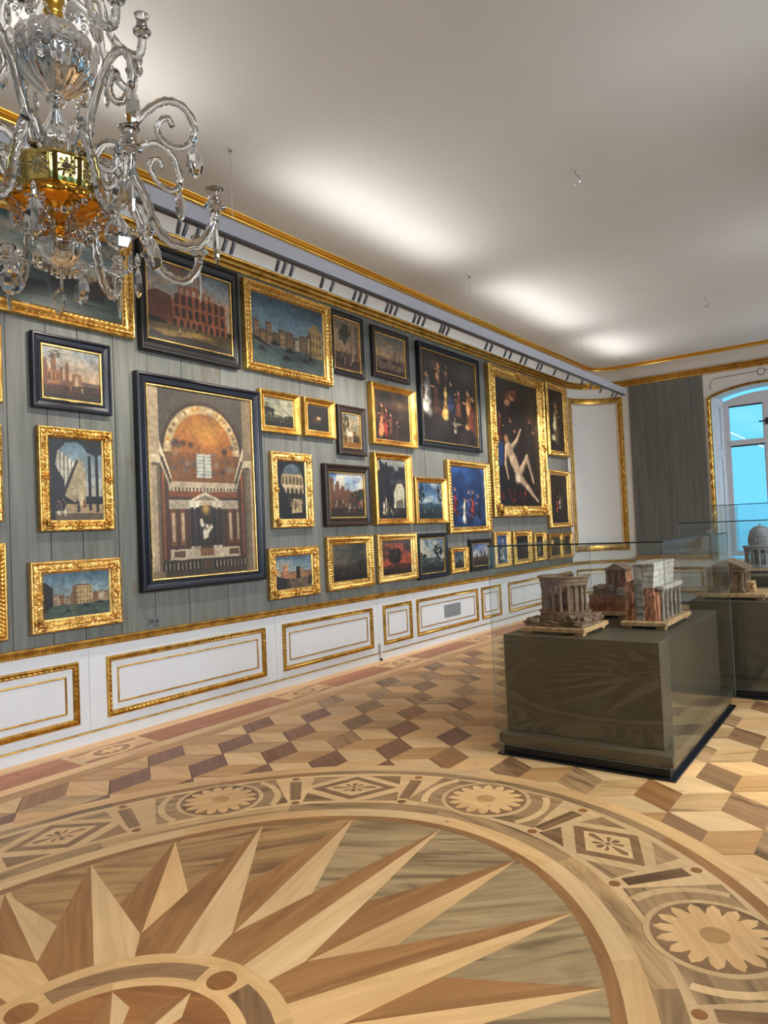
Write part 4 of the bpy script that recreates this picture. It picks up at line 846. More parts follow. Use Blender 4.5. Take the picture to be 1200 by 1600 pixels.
PL = [
 ((2.724, 3.396, 2.682, 3.277), .085, .085, KU, (P_ruins, None), 'dark blue-framed painting of brown ruins under a hazy sky'),
 ((2.756, 3.394, 1.719, 2.543), .095, .084, GR, (P_court, None), 'upright gilt-framed painting of a colonnaded court seen through a dark arch'),
 ((3.626, 5.092, 1.168, 3.106), .115, .098, KU, (P_interior, None), 'very large painting of an arched church interior in a blue-black frame'),
 ((2.666, 3.436, 0.936, 1.485), .107, .098, GR, (P_venice, None), 'low gilt-framed painting of a pale palace above green water'),
 ((3.692, 4.844, 3.306, 4.292), .085, .125, KB, (P_arena, None), 'large black-framed painting of a ruined round arcade'),
 ((4.922, 6.276, 3.332, 4.278), .122, .102, GL, (P_canal, None), 'large gilt-framed painting of a canal lined with houses under a blue sky'),
 ((6.292, 6.909, 3.510, 4.275), .062, .066, KB, (P_column, None), 'upright black-framed painting of tall columns and a tree'),
 ((7.091, 7.906, 3.588, 4.252), .078, .075, KN, (P_harbour, None), 'brown-framed painting of masts in a hazy harbour'),
 ((5.095, 5.703, 2.704, 3.154), .090, .075, GO, PAST((196, 196, 170), (150, 156, 150), (214, 210, 186), (120, 124, 104), (76, 74, 52), (44, 42, 34), [(.12, .5, .36, .6), (.85, .35, .3, .3)]), 'small gilt-framed landscape with dark trees and pale sky'),
 ((5.762, 6.294, 2.711, 3.155), .090, .080, GO, (P_still, None), 'small gilt-framed dark painting with one pale spot'),
 ((6.349, 6.884, 2.544, 3.140), .097, .090, KN, (P_horse, None), 'small black-brown framed painting of a white horse'),
 ((6.987, 7.988, 2.715, 3.504), .118, .078, GO, fig((50, 32, 30), (70, 54, 50), [(.2, .1, .7, (190, 120, 90), SK, 0), (.3, .08, .62, (150, 66, 50), SK, .02), (.45, .1, .5, (100, 70, 60), SK, 0), (.62, .1, .35, (80, 60, 56), SK, 0)], [(.7, .75, .3, .14, (150, 130, 100)), (.3, .9, .3, .12, (40, 36, 26))]), 'gilt-framed painting of russet-robed figures beside a dark tree'),
 ((5.232, 5.868, 1.690, 2.506), .107, .095, GR, (P_arcade, None), 'upright gilt-framed painting of an arched courtyard, deep in shadow'),
 ((6.053, 6.898, 1.694, 2.420), .095, .096, KN, (P_rocky, None), 'dark-framed painting of a crowd below rocks and a vivid blue sky'),
 ((6.985, 7.821, 1.692, 2.610), .110, .078, GO, (P_cave, None), 'upright gilt-framed painting of a dark vault with a bright opening'),
 ((7.900, 8.738, 1.688, 2.330), .120, .072, GO, PAST((170, 190, 206), (66, 104, 160), (214, 222, 226), (84, 108, 130), (56, 78, 92), (38, 52, 66), [(.1, .7, .3, .5), (.9, .7, .24, .5)]), 'gilt-framed blue landscape framed by trees'),
 ((5.146, 5.925, 0.941, 1.478), .116, .093, GR, (P_square, None), 'low gilt-framed painting of a town square under blue sky'),
 ((6.061, 6.930, 0.944, 1.572), .119, .100, GL, PAST((116, 108, 96), (66, 74, 80), (140, 132, 116), (76, 70, 60), (58, 48, 40), (36, 30, 28), [(.85, .4, .3, .3)]), 'low gilt-framed painting of a dark stormy valley'),
 ((7.019, 7.898, 0.955, 1.573), .122, .091, GL, (P_sunset, None), 'low gilt-framed painting of a tree against an orange sunset'),
 ((7.912, 8.682, 0.930, 1.555), .072, .066, KU, PAST((206, 206, 196), (110, 140, 166), (226, 222, 206), (110, 120, 124), (62, 76, 80), (36, 46, 54), [(.75, .6, .35, .45), (.15, .45, .3, .3)]), 'low black-framed landscape with a tall tree and cloudy sky'),
 ((8.748, 10.035, 1.533, 2.616), .140, .090, GL, fig((30, 44, 84), (52, 84, 146), [(.1, .2, .5, (150, 50, 60), SK, 0), (.36, .06, .46, (214, 206, 190), SK, 0), (.5, .1, .56, (66, 70, 110), SK, 0), (.62, .16, .5, (140, 66, 66), SK, 0), (.78, .1, .5, (50, 60, 90), SK, 0)], [(.5, .8, .4, .2, (70, 106, 166))]), 'gilt-framed painting of robed figures on a deep blue ground'),
 ((8.120, 9.832, 2.776, 4.244), .080, .080, KU, fig((30, 22, 26), (58, 46, 42), [(.1, .3, .5, (230, 222, 212), SK, 0), (.28, .3, .52, (80, 56, 48), SK, 0), (.42, .28, .4, (196, 150, 96), SK, 0), (.52, .34, .4, (50, 60, 100), SK, 0), (.66, .3, .36, (110, 70, 56), SK, 0), (.84, .2, .5, (196, 140, 100), SK, 0), (.93, .16, .48, (120, 60, 50), SK, 0), (.3, .66, .26, (150, 116, 88), SK, 0), (.42, .64, .26, (130, 100, 80), SK, .03), (.57, .13, .2, (210, 196, 176), SK, 0)], [(.8, .85, .3, .16, (96, 92, 84)), (.62, .24, .14, .03, (196, 180, 160)), (.25, .86, .14, .08, (140, 110, 84))]), 'large blue-black framed crowded scene of figures on dark ground'),
 ((10.13, 12.285, 1.761, 4.274), .265, .185, GR, (P_saint, None), 'tallest gilt-framed painting, pale figure sprawled among dark helpers'),
 ((12.394, 13.41, 2.910, 4.297), .165, .110, GL, fig((26, 20, 20), (44, 36, 32), [(.42, .12, .74, (206, 176, 140), SK, .05), (.55, .4, .4, (150, 110, 84), SK, 0)], []), 'upright gilt-framed painting of one pale figure, beside the rounded corner'),
 ((12.310, 13.40, 1.534, 2.632), .150, .095, GL, fig((30, 24, 24), (50, 40, 36), [(.4, .2, .4, (150, 70, 56), SK, 0), (.55, .3, .36, (210, 196, 180), SK, 0), (.7, .3, .3, (90, 66, 56), SK, 0)], []), 'gilt-framed dark painting of a small huddled group, beside the rounded corner'),
 ((8.770, 9.280, 0.948, 1.328), .120, .072, GL, PAST((120, 134, 140), (70, 92, 116), (150, 160, 160), (80, 90, 96), (56, 62, 62), (40, 42, 44), [(.6, .45, .3, .3)]), 'smallest gilt-framed landscape just above the chair rail'),
 ((9.330, 10.022, 0.942, 1.425), .085, .066, KB, PAST((210, 200, 190), (90, 126, 190), (226, 220, 212), (120, 100, 90), (96, 76, 66), (56, 46, 44), [(.3, .4, .1, .5), (.55, .45, .1, .6), (.75, .4, .1, .5)]), 'low black-framed painting of slender trees under a blue sky'),
 ((10.113, 10.706, 0.940, 1.525), .125, .068, GL, fig((50, 60, 96), (84, 100, 150), [(.4, .1, .5, (206, 196, 186), SK, 0), (.62, .12, .66, (220, 206, 190), SK, 0)], [(.6, .8, .2, .1, (230, 226, 220))]), 'low gilt-framed painting of white figures on blue, behind the showcase'),
 ((10.794, 11.540, 0.942, 1.515), .152, .090, GL, fig((26, 20, 20), (36, 28, 26), [(.5, .15, .6, (80, 60, 52), SK, 0)], []), 'low gilt-framed near-black painting with one dim figure'),
 ((11.617, 12.144, 0.956, 1.474), .125, .080, GL, fig((30, 24, 24), (40, 32, 30), [(.45, .2, .55, (196, 186, 176), SK, 0)], []), 'low narrow gilt-framed dark painting with a pale small figure'),
 ((12.26, 12.88, 0.945, 1.435), .100, .075, GO, PAST((110, 100, 84), (80, 84, 86), (140, 130, 110), (80, 70, 58), (56, 46, 38), (36, 30, 26), []), 'low gilt-framed brown landscape, next to last before the corner'),
 ((12.93, 13.40, 0.945, 1.435), .090, .070, GO, (P_still, None), 'low gilt-framed dark painting, last before the rounded corner'),
 # those cut by the left edge of the picture
 ((1.75, 3.633, 3.378, 4.285), .105, .115, GL, (P_lagoon, None), 'wide gilt-framed painting of a lagoon city behind the chandelier'),
 ((1.72, 2.500, 2.682, 3.265), .100, .085, GO, (P_venice, 'b'), 'gilt-framed painting of houses and water next to the blue-framed ruins'),
 ((1.86, 2.487, 1.800, 2.522), .100, .085, GR, (P_column, 'b'), 'upright gilt-framed painting next to the colonnaded court picture'),
 ((1.72, 2.495, 0.926, 1.642), .110, .095, GL, (P_pastoral, ((196, 196, 170), (130, 150, 166), (214, 210, 186), (120, 124, 104), (76, 74, 52), (44, 42, 34), [(.2, .5, .36, .6)])), 'low gilt-framed landscape next to the pale palace painting'),
]

def frame_profile(kind, fx, fy, d):
    if kind in (KB, KU, KN):
        q = [(0, 0), (0, .72), (.04, .8), (.10, .86), (.20, .88), (.27, .80), (.30, .66), (.36, .62), (.66, .52), (.70, .60), (.76, .63), (.82, .58), (.85, .44), (.95, .38), (1, .34), (1, .1)]; pat = None
    elif kind == GO:
        q = [(0, 0), (0, .82), (.05, .95), (.14, 1.0), (.22, .97), (.27, .85), (.30, .84), (.60, .52), (.68, .46), (.70, .52), (.78, .55), (.84, .48), (.88, .36), (1, .30), (1, .1)]; pat = [0] * 7 + [.0] * 8
    elif kind == GL:
        q = [(0, 0), (0, .70), (.04, .80), (.10, .84), (.16, .80), (.22, .92), (.32, 1.0), (.42, .92), (.50, .74), (.62, .60), (.72, .54), (.76, .60), (.82, .60), (.88, .46), (1, .32), (1, .1)]
        pat = [0, 0, 0, 0, 0, .05, .11, .09, .04, 0, 0, .04, .04, 0, 0, 0]
    else:
        q = [(0, 0), (0, .66), (.05, .78), (.12, .82), (.18, .70), (.28, .62), (.42, .66), (.52, .78), (.62, .74), (.70, .60), (.76, .66), (.82, .64), (.88, .46), (1, .32), (1, .1)]
        pat = [0, 0, 0, .03, 0, .05, .10, .12, .08, 0, .05, .05, 0, 0, 0]
    return [(a * fx, a * fy, h * d) for a, h in q], ([x * d for x in pat] if pat else None)
def scroll_ornament(w, h, depth):
    """acanthus corner: fan of leaves, curls and a boss, in the frame plane (u, v, h)"""
    mb = MB(); mb.ell((w * .5, h * .5, depth), (w * .16, h * .16, depth * .35), 8, 6)
    for j in range(5):
        a = math.radians(-30 + j * 37.5 + 15); R = Matrix.Rotation(a, 3, 'Z'); c = (w * .5 + math.cos(a) * w * .30, h * .5 + math.sin(a) * h * .30, depth * .82)
        mb.ell(c, (w * .24, h * .085, depth * .28), 8, 5, R)
    for s_ in (0, 1):
        pts = [((w * (.5 + .40 * t_ * math.cos(5.2 * t_ + 3.6)) + w * .18), h * (.3 + .34 * t_ * math.sin(5.2 * t_ + 3.6)), depth * (.95 - .2 * t_)) for t_ in np.linspace(.1, 1, 12)]
        if s_: pts = [(q[1] * w / h, q[0] * h / w, q[2]) for q in pts]
        mb.tube(pts, [w * .035 + .02 * w * i / 11 for i in range(12)], 6)
    return mb
def make_painting(i, rect, fx, fy, kind, recipe, label):
    y0, y1, z0, z1 = rect; w, h = y1 - y0, z1 - z0; d = .055 if w * h < .6 else .075
    if w * h > 3: d = .10
    root = empty('framed_painting', (0, (y0 + y1) / 2, z0)); root.rotation_euler = (math.pi / 2, 0, math.pi / 2)
    tag(root, label, 'painting', 'paintings on the boarded wall')
    fmt = {KB: 'black_frame', KU: 'blue_frame', KN: 'brown_frame', GL: 'gold', GR: 'gold', GO: 'gold_plain'}[kind]
    if kind in (GL, GR) and i % 3 == 0: fmt = 'gold_pale'
    prof, pat = frame_profile(kind, fx, fy, d)
    black = kind in (KB, KU, KN)
    v, f = sweep_rect(-w / 2, w / 2, 0, h, prof, lambda a, b, c: (a, b, c), (1, 1) if (black or kind == GO) else None, pat, .034 if w < 1.2 else .05, random.Random(i) if kind == GR else None)
    new_obj('frame', v, f, M[fmt], root)
    iu, iv = fx, fy
    if black:
        v, f = sweep_rect(-w / 2 + fx * .93, w / 2 - fx * .93, fy * .93, h - fy * .93, [(0, 0, .34 * d), (.002, .002, .52 * d), (.012, .012, .50 * d), (.016, .016, .30 * d), (.016, .016, .1 * d)], lambda a, b, c: (a, b, c), (1, 1))
        new_obj('gilt_slip', v, f, M['gold_pale'], root)
    cw, ch = w - 2 * iu, h - 2 * iv
    W_ = max(36, min(230, int(cw * 190))); H_ = max(36, min(340, int(ch * 190)))
    p = Paint(W_, H_, i + 3); fnp, arg = recipe; fnp(p, arg); img = p.finish(.72 if fnp is P_interior else .70, .16 if fnp is P_interior else .17, .003 if fnp is P_interior else .008)
    img = np.where(img <= .04045, img / 12.92, ((img + .055) / 1.055) ** 2.4)
    us = np.linspace(-cw / 2, cw / 2, W_); vs = np.linspace(iv, h - iv, H_); U, Vv = np.meshgrid(us, vs)
    co = np.c_[U.ravel(), Vv.ravel(), np.full(U.size, d * .26)]
    idx = np.arange(W_ * H_).reshape(H_, W_); q = np.stack([idx[:-1, :-1], idx[:-1, 1:], idx[1:, 1:], idx[1:, :-1]], -1).reshape(-1, 4)
    me = bpy.data.meshes.new('canvas'); me.vertices.add(len(co)); me.vertices.foreach_set('co', co.ravel()); me.loops.add(q.size); me.loops.foreach_set('vertex_index', q.ravel().astype(np.int32))
    me.polygons.add(len(q)); me.polygons.foreach_set('loop_start', np.arange(0, q.size, 4, dtype=np.int32)); me.update(calc_edges=True)
    at = me.color_attributes.new('paint', 'FLOAT_COLOR', 'POINT'); at.data.foreach_set('color', np.c_[img.reshape(-1, 3), np.ones(len(co))].astype(np.float32).ravel())
    me.materials.append(M['canvas']); o = bpy.data.objects.new('canvas', me); COL.objects.link(o); o.parent = root
    MB().box(-w / 2 + .012, w / 2 - .012, .012, h - .012, 0.0, .012).obj('backing_board', M['brown_frame'], root)
    if kind == GR:
        s_ = min(fx, fy) * 1.15; src = scroll_ornament(fx * 1.15, fy * 1.15, d * .95).obj('corner_ornament', M[fmt], root, True)
        src.location = (-w / 2, 0, 0)
        for sx, sy in ((-1, 1), (1, 1), (-1, -1)):
            c = src.copy(); COL.objects.link(c); c.parent = root; c.scale = (sx, sy, 1); c.location = (w / 2 if sx < 0 else -w / 2, h if sy < 0 else 0, 0)
        mid = scroll_ornament(fx * .9, fy * .9, d * .9).obj('side_ornament', M[fmt], root, True); mid.location = (-fx * .45, fy * .05, 0)
        for lx, ly in ((-fx * .45, h - fy * .95), (-w / 2 + fx * .05, h / 2 - fy * .45), (w / 2 - fx * .95, h / 2 - fy * .45)):
            c = mid.copy(); COL.objects.link(c); c.parent = root; c.location = (lx, ly, 0)
    if not black or i == 0:
        MB().box(-.035, .035, iv - .020, iv - .006, d * .4, d * .46).obj('name_plate', M['brass' if black else 'brown_frame'], root)
    return root
t = NT('canvas_paint'); a_ = t.n('VertexColor'); a_.layer_name = 'paint'; t.set(Base_Color=a_.outputs[0], Roughness=.42); t.bump(t.noise(t.coord('Object'), 60, 4), .05, .002); M['canvas'] = t.m
for i, q in enumerate(PL): make_painting(i, *q)

# small fittings on the wall
s_ = tag(empty('wall_socket', (-.006, 3.764, .87)), 'small grey double socket plate low on the worn boards', 'socket')
MB().box(0, .006, -.055, .055, 0, .065).obj('socket_plate', M['socket'], s_)
for yy in (-.026, .026):
    mb = MB().lathe([(.018, 0), (.018, .004), (.014, .004), (.012, .001)], 14); mb.v = [(.006 + z, yy + x, .0325 + y) for x, y, z in mb.v]; mb.obj('socket_ring', M['darkgrey'], s_)
r_ = tag(empty('door_bolt', (.03, 7.0, 0)), 'small white rod with a dark foot against the wainscot', 'bolt')
MB().bbox(-.012, .012, -.014, .014, .03, .22).obj('rod', M['white'], r_); MB().bbox(-.014, .014, -.016, .016, 0, .03).obj('foot', M['black'], r_)

# ------------------------------------------------------------------ hanging light rail
lr = tag(empty('light_rail', (1.25, 4, 3.93)), 'long grey light rail hung on wires in front of the paintings', 'light rail')
def child(o): o.matrix_parent_inverse = Matrix.Translation(-Vector(o.parent.location)); return o
RY0, RY1 = -3.0, 13.22
child(MB().box(1.21, 1.29, RY0, RY1, 3.955, 4.07).obj('beam', M['rail'], lr))
child(MB().box(1.225, 1.275, RY0 + .02, RY1 - .02, 3.942, 3.955).obj('track_slot', M['darkgrey'], lr))
for wy in (-.1, 3.73, 7.5, 11.16, 13.17):
    child(MB().tube([(1.25, wy, 4.07), (1.25, wy, CZ)], .0022, 5).obj('suspension_wire', M['steel'], lr))
    child(MB().lathe([(.014, 0), (.014, .012), (.006, .02)], 10, (1.25, wy, CZ - .02)).obj('ceiling_anchor', M['steel'], lr))
SPOT_Y = [3.21, 3.27, 3.38, 3.56, 3.64, 3.72, 4.21, 4.29, 4.38, 4.77, 4.91, 5.24, 5.32, 5.41, 5.76, 5.83, 5.92, 6.26, 6.34, 6.44, 6.79, 6.85, 6.94, 7.86, 7.99, 8.38, 8.53, 8.86, 9.0, 9.4, 9.51, 9.99, 10.49, 11.08, 11.51, 11.97, 12.56, 12.74]
proto = None
for i, sy in enumerate(SPOT_Y):
    aim = [(-.75, .25), (-.55, -.1), (-.6, .05)][i % 3]
    dirv = Vector((aim[0], aim[1], -1)).normalized(); rot = dirv.to_track_quat('-Z', 'Y').to_euler()
    if proto is None:
        body = MB().lathe([(.0, .036), (.012, .036), (.015, .03), (.015, -.05), (.014, -.056), (.012, -.056), (.011, -.046)], 14, caps=False).obj('lamp_body', M['darkgrey'], None, True)
        lens = MB().lathe([(.0001, -.047), (.0115, -.047)], 14, caps=False).obj('lens', M['white'], None)
        arm = MB().tube([(0, 0, .02), (0, 0, .0595)], .005, 6).obj('bracket', M['darkgrey'], None); proto = (body, lens, arm); parts = proto
    else: parts = tuple(o.copy() for o in proto); [COL.objects.link(o) for o in parts]
    e = tag(empty('spotlight', (1.25, sy, 3.882)), 'slim silver spotlight under the hanging grey rail', 'spotlight', 'spotlights under the light rail')
    for o in parts: o.parent = e
    parts[0].rotation_euler = rot; parts[1].rotation_euler = rot
# light of the fixtures above: one lamp at every third visible spotlight, and two on the part of the rail that runs out of the picture
for sy in (.2, 1.4, 3.27, 4.29, 5.32, 6.34, 6.85, 7.86, 8.53, 9.4, 10.49, 11.51, 12.56):
    ln_ = 'spot_lamp_offscreen' if sy < 2 else 'spot_lamp'
    l = bpy.data.lights.new(ln_, 'SPOT'); l.energy = SPOT_W; l.color = WARM; l.spot_size = math.radians(84); l.spot_blend = .9; l.shadow_soft_size = .03
    o = bpy.data.objects.new(ln_, l); COL.objects.link(o); o.location = (1.215, sy, 3.815); o.rotation_euler = Vector((-1.24, rng.uniform(-.12, .12), -1.25)).to_track_quat('-Z', 'Y').to_euler()
for (x, y) in ((3.231, 5.883), (3.282, 10.509)):
    hk = tag(empty('ceiling_hook', (x, y, CZ)), 'small bare hook in the white ceiling', 'hook', 'hooks in the ceiling')
    MB().lathe([(.03, -.008), (.03, 0)], 12).obj('hook_plate', M['white'], hk)
    MB().tube(smooth_path([(0, 0, -.005), (0, 0, -.05), (.025, 0, -.075), (.035, 0, -.11), (.01, 0, -.14), (-.02, 0, -.12)], 5), .005, 6).obj('hook_wire', M['steel'], hk)

# ------------------------------------------------------------------ showcases
def showcase(name, x0, y0, w, dp, ztop, label, rz=0., zblock=.826, block=(.03, .115, .085, .16)):
    r = tag(empty(name, (x0, y0, 0), (0, 0, rz)), label, 'showcase')
    MB().bbox(0, w, 0, dp, 0.0008, .012, .003).obj('base_plate', M['black'], r)
    MB().bbox(.035, w - .035, .035, dp - .035, .012, .084).obj('plinth', M['black'], r)
    MB().bbox(.012, w - .012, .012, dp - .012, .084, .150).obj('deck', M['olive'], r)
    MB().bbox(block[0], w - block[2], block[1], dp - block[3], .154, zblock).obj('pedestal', M['olive'], r)
    g_ = .008; zb = .080
    for nm, b in (('glass_pane', (0, w, 0, g_)), ('glass_pane', (0, w, dp - g_, dp)), ('glass_pane', (0, g_, g_ + .001, dp - g_ - .001)), ('glass_pane', (w - g_, w, g_ + .001, dp - g_ - .001))):
        MB().box(b[0], b[1], b[2], b[3], zb, ztop - .001).obj(nm, M['pane'], r)
    MB().box(0, w, 0, dp, ztop, ztop + g_).obj('glass_lid', M['pane'], r)
    for (xx, yy) in ((-.0008, -.0008), (w - .002, -.0008), (-.0008, dp - .002), (w - .002, dp - .002)): MB().box(xx, xx + .003, yy, yy + .003, zb, ztop).obj('glass_edge', M['edge'], r)
    MB().box(0, w, -.0012, .0008, zb - .004, zb).obj('glass_edge', M['edge'], r)
    for e_ in ((-.0006, w + .0006, -.0012, .0008), (w - .0008, w + .0012, 0, dp)): MB().box(*e_, ztop - .0005, ztop + .0085).obj('lid_edge', M['edge_dark'], r)
    lk = MB().lathe([(.009, 0), (.009, .003)], 12); lk.v = [(w - .18 + x, .0115 - z, .112 + y) for x, y, z in lk.v]; lk.obj('lock', M['black'], r)
    return r
CRZ = math.radians(.9)
showcase('showcase', 2.974, 4.452, 1.196, 2.06, 1.461, 'glass showcase with cork temple models on a grey-brown pedestal', CRZ)
showcase('showcase', 3.675, 6.83, 1.2, 1.75, 1.555, 'glass showcase holding the pedimented temple, between the other two', CRZ, .835, (.03, .12, .05, .12))
showcase('showcase', 3.50, 9.05, 1.2, 1.75, 1.735, 'tallest glass showcase holding the domed temple, nearest the end window', CRZ, .90, (.03, .10, .05, .12))

def ring_pts(r, n, a0=0., a1=2 * math.pi, end=False): return [(r * math.cos(a), r * math.sin(a)) for a in np.linspace(a0, a1, n, endpoint=end)]
def column(h, r, n=10): return [(r * 1.35, 0), (r * 1.35, h * .03), (r * 1.05, h * .05), (r, h * .07), (r * .84, h * .84), (r * 1.0, h * .87), (r * 1.3, h * .93), (r * 1.5, h * .96), (r * 1.5, h)]
def rock(mb, x0, x1, y0, y1, z0, z1, seed, n=(7, 5, 4), amp=.018):
    """rough block: box of displaced quads"""
    r2 = random.Random(seed); nx, ny, nz = n; G_ = {}
    def P(i, j, k):
        if (i, j, k) not in G_:
            G_[(i, j, k)] = (x0 + (x1 - x0) * i / nx + r2.uniform(-amp, amp), y0 + (y1 - y0) * j / ny + r2.uniform(-amp, amp), z0 + (z1 - z0) * k / nz + (r2.uniform(-amp, amp) if k else 0))
        return G_[(i, j, k)]
    v = []; f = []
    def quad(a, b, c, d): o = len(v); v.extend([a, b, c, d]); f.append((o, o + 1, o + 2, o + 3))
    for i in range(nx):
        for j in range(ny): quad(P(i, j, nz), P(i + 1, j, nz), P(i + 1, j + 1, nz), P(i, j + 1, nz))
        for k in range(nz): quad(P(i, 0, k), P(i + 1, 0, k), P(i + 1, 0, k + 1), P(i, 0, k + 1)); quad(P(i + 1, ny, k), P(i, ny, k), P(i, ny, k + 1), P(i + 1, ny, k + 1))
    for j in range(ny):
        for k in range(nz): quad(P(0, j + 1, k), P(0, j, k), P(0, j, k + 1), P(0, j + 1, k + 1)); quad(P(nx, j, k), P(nx, j + 1, k), P(nx, j + 1, k + 1), P(nx, j, k + 1))
    return mb.add(v, f)
def model_root(loc, label, w, d, cat='model', h0=.022, th=.03):
    r = tag(empty('temple_model', loc, (0, 0, CRZ)), label, cat)
    MB().bbox(0, w, 0, d, h0, h0 + th, .006).obj('model_board', M['plate'], r)
    for x in (.02, w - .08):
        for y in (.02, d - .08): MB().box(x, x + .06, y, y + .06, 0, h0).obj('foot', M['plate'], r)
    return r, h0 + th
# round temple
ZB = .8265
r, z = model_root((3.104, 4.64, ZB), 'round cork temple model with a ring of columns on a rocky base', .475, .50)
mb = MB(); rock(mb, .025, .44, .03, .47, z, z + .035, 3); mb.obj('rock_base', M['cork'], r)
mb = MB(); rock(mb, .30, .45, .08, .40, z + .03, z + .07, 5, (6, 6, 3), .014); rock(mb, .03, .12, .03, .2, z + .03, z + .055, 6, (4, 4, 2), .010); mb.obj('rubble', M['cork'], r)
cx, cy = .245, .25; R_ = .165
MB().lathe([(R_ + .012, z + .03), (R_ + .012, z + .085), (R_ + .02, z + .09), (R_ + .02, z + .098), (R_, z + .1)], 40, (cx, cy, 0)).obj('podium', M['cork'], r)
MB().lathe([(R_ - .055, z + .095), (R_ - .055, z + .28)], 30, (cx, cy, 0), a0=-.9, a1=3.6, caps=False).obj('cella_wall', M['cork'], r)
src = MB().lathe(column(.185, .0125), 10).obj('column', M['cork'], r, True); src.location = (cx + R_ * .93, cy, z + .1)
for j in range(1, 14):
    a = 2 * math.pi * j / 18 + (0 if j < 10 else .0); o = src.copy(); COL.objects.link(o); o.parent = r; o.location = (cx + R_ * .93 * math.cos(-a), cy + R_ * .93 * math.sin(-a), z + .1)
MB().lathe([(R_ * .80, z + .285), (R_ * 1.02, z + .285), (R_ * 1.02, z + .305), (R_ * 1.06, z + .31), (R_ * 1.05, z + .328), (R_ * 1.14, z + .34), (R_ * 1.14, z + .35), (R_ * .82, z + .345), (R_ * .80, z + .285)], 40, (cx, cy, 0), a0=-4.75, a1=.25, caps=False).obj('entablature', M['cork'], r)
# brick ruin with gabled top
r, z = model_root((3.222, 5.62, ZB), 'red-brown brick ruin model with a gabled upper storey', .335, .42)
mb = MB(); rock(mb, .02, .315, .02, .40, z, z + .13, 11, (8, 8, 4), .006); mb.obj('lower_storey', M['cork_red'], r)
def surround(u0, u1, z0, z1, d0, d1, t_=.006):
    # raised jambs, sill and lintel round an opening; light makes the shade inside
    return MB().box(u0, u0 + t_, d0, d1, z0, z1).box(u1 - t_, u1, d0, d1, z0, z1).box(u0, u1, d0, d1, z1, z1 + t_).box(u0, u1, d0, d1, z0 - t_, z0)
for a_, b_ in ((.055, .03), (.145, .05)): surround(a_, a_ + .03, z + b_, z + b_ + .028, .004, .03).obj('opening', M['cork_red'], r)
mb = MB(); rock(mb, .05, .19, .05, .3, z + .125, z + .20, 12, (5, 6, 3), .008); mb.obj('terrace', M['cork'], r)
mb = MB(); rock(mb, .13, .27, .18, .39, z + .13, z + .33, 13, (6, 6, 6), .008); mb.obj('upper_storey', M['cork_red'], r)
mb = MB().prism([(.10, 0), (.30, 0), (.20, .055)], .15, .40, lambda x, y, w_: (x, w_, y + z + .325)); mb.obj('gabled_roof', M['cork'], r)
for j in range(4): MB().lathe(column(.12, .009), 8, (.13 + j * .05, .165, z + .205)).obj('column', M['cork'], r, True)
MB().bbox(.255, .315, .03, .10, z + .12, z + .19).obj('pier', M['cork_pale'], r)
# tall brick and marble fragment
r, z = model_root((3.667, 5.115, ZB), 'tall model of red brick wall with pale marble blocks and columns', .325, .74)
mb = MB(); rock(mb, .03, .10, .05, .34, z, z + .275, 21, (3, 6, 7), .006); rock(mb, .155, .235, .05, .34, z, z + .235, 22, (3, 6, 7), .006); mb.obj('brick_wall', M['cork_red'], r)
mb = MB()
for k in range(11): mb.bbox(.098, .160, .045 + (k % 2) * .004, .34, z + k * .0262, z + (k + 1) * .0262 - .002, .003)
mb.obj('stone_courses', M['cork_grey'], r)
mb = MB()
for k in range(4):
    for j in range(4): mb.bbox(.155, .235 + .004 * k, .05 + j * .14, .05 + (j + 1) * .14 - .004, z + .235 + k * .042, z + .235 + (k + 1) * .042 - .003, .004)
mb.bbox(.095, .25, .04, .62, z + .402, z + .415, .004); mb.bbox(.098, .155, .05, .60, z + .29, z + .402, .004); mb.obj('marble_blocks', M['cork_pale'], r)
for j in range(5): MB().lathe(column(.22, .016), 10, (.275, .10 + j * .12, z)).obj('column', M['cork_grey'], r, True)
MB().bbox(.25, .30, .07, .62, z + .222, z + .25).obj('architrave', M['cork_pale'], r)
# pedimented temple in the second case
r, z = model_root((3.72, 7.10, .8355), 'brown temple model with a shallow pediment and half columns', .60, .60)
MB().bbox(.10, .42, .10, .50, z, z + .02).obj('stylobate', M['cork'], r)
mb = MB(); rock(mb, .12, .40, .12, .48, z + .02, z + .20, 31, (8, 8, 5), .003); mb.obj('cella', M['cork'], r)
for j in range(4): MB().lathe(column(.18, .022), 10, (.13 + j * .087, .115, z + .02)).obj('column', M['cork'], r, True)
for j in range(3): MB().lathe(column(.18, .022), 10, (.405, .20 + j * .11, z + .02)).obj('column', M['cork'], r, True)
MB().bbox(.095, .43, .08, .51, z + .20, z + .225).obj('entablature', M['cork'], r)
MB().prism([(.08, 0), (.445, 0), (.262, .085)], .07, .52, lambda x, y, w_: (x, w_, y + z + .225)).obj('pediment_roof', M['cork'], r)
mb = MB(); rock(mb, .40, .47, .22, .42, z, z + .09, 33, (4, 4, 3), .012); mb.obj('rubble', M['plate'], r)
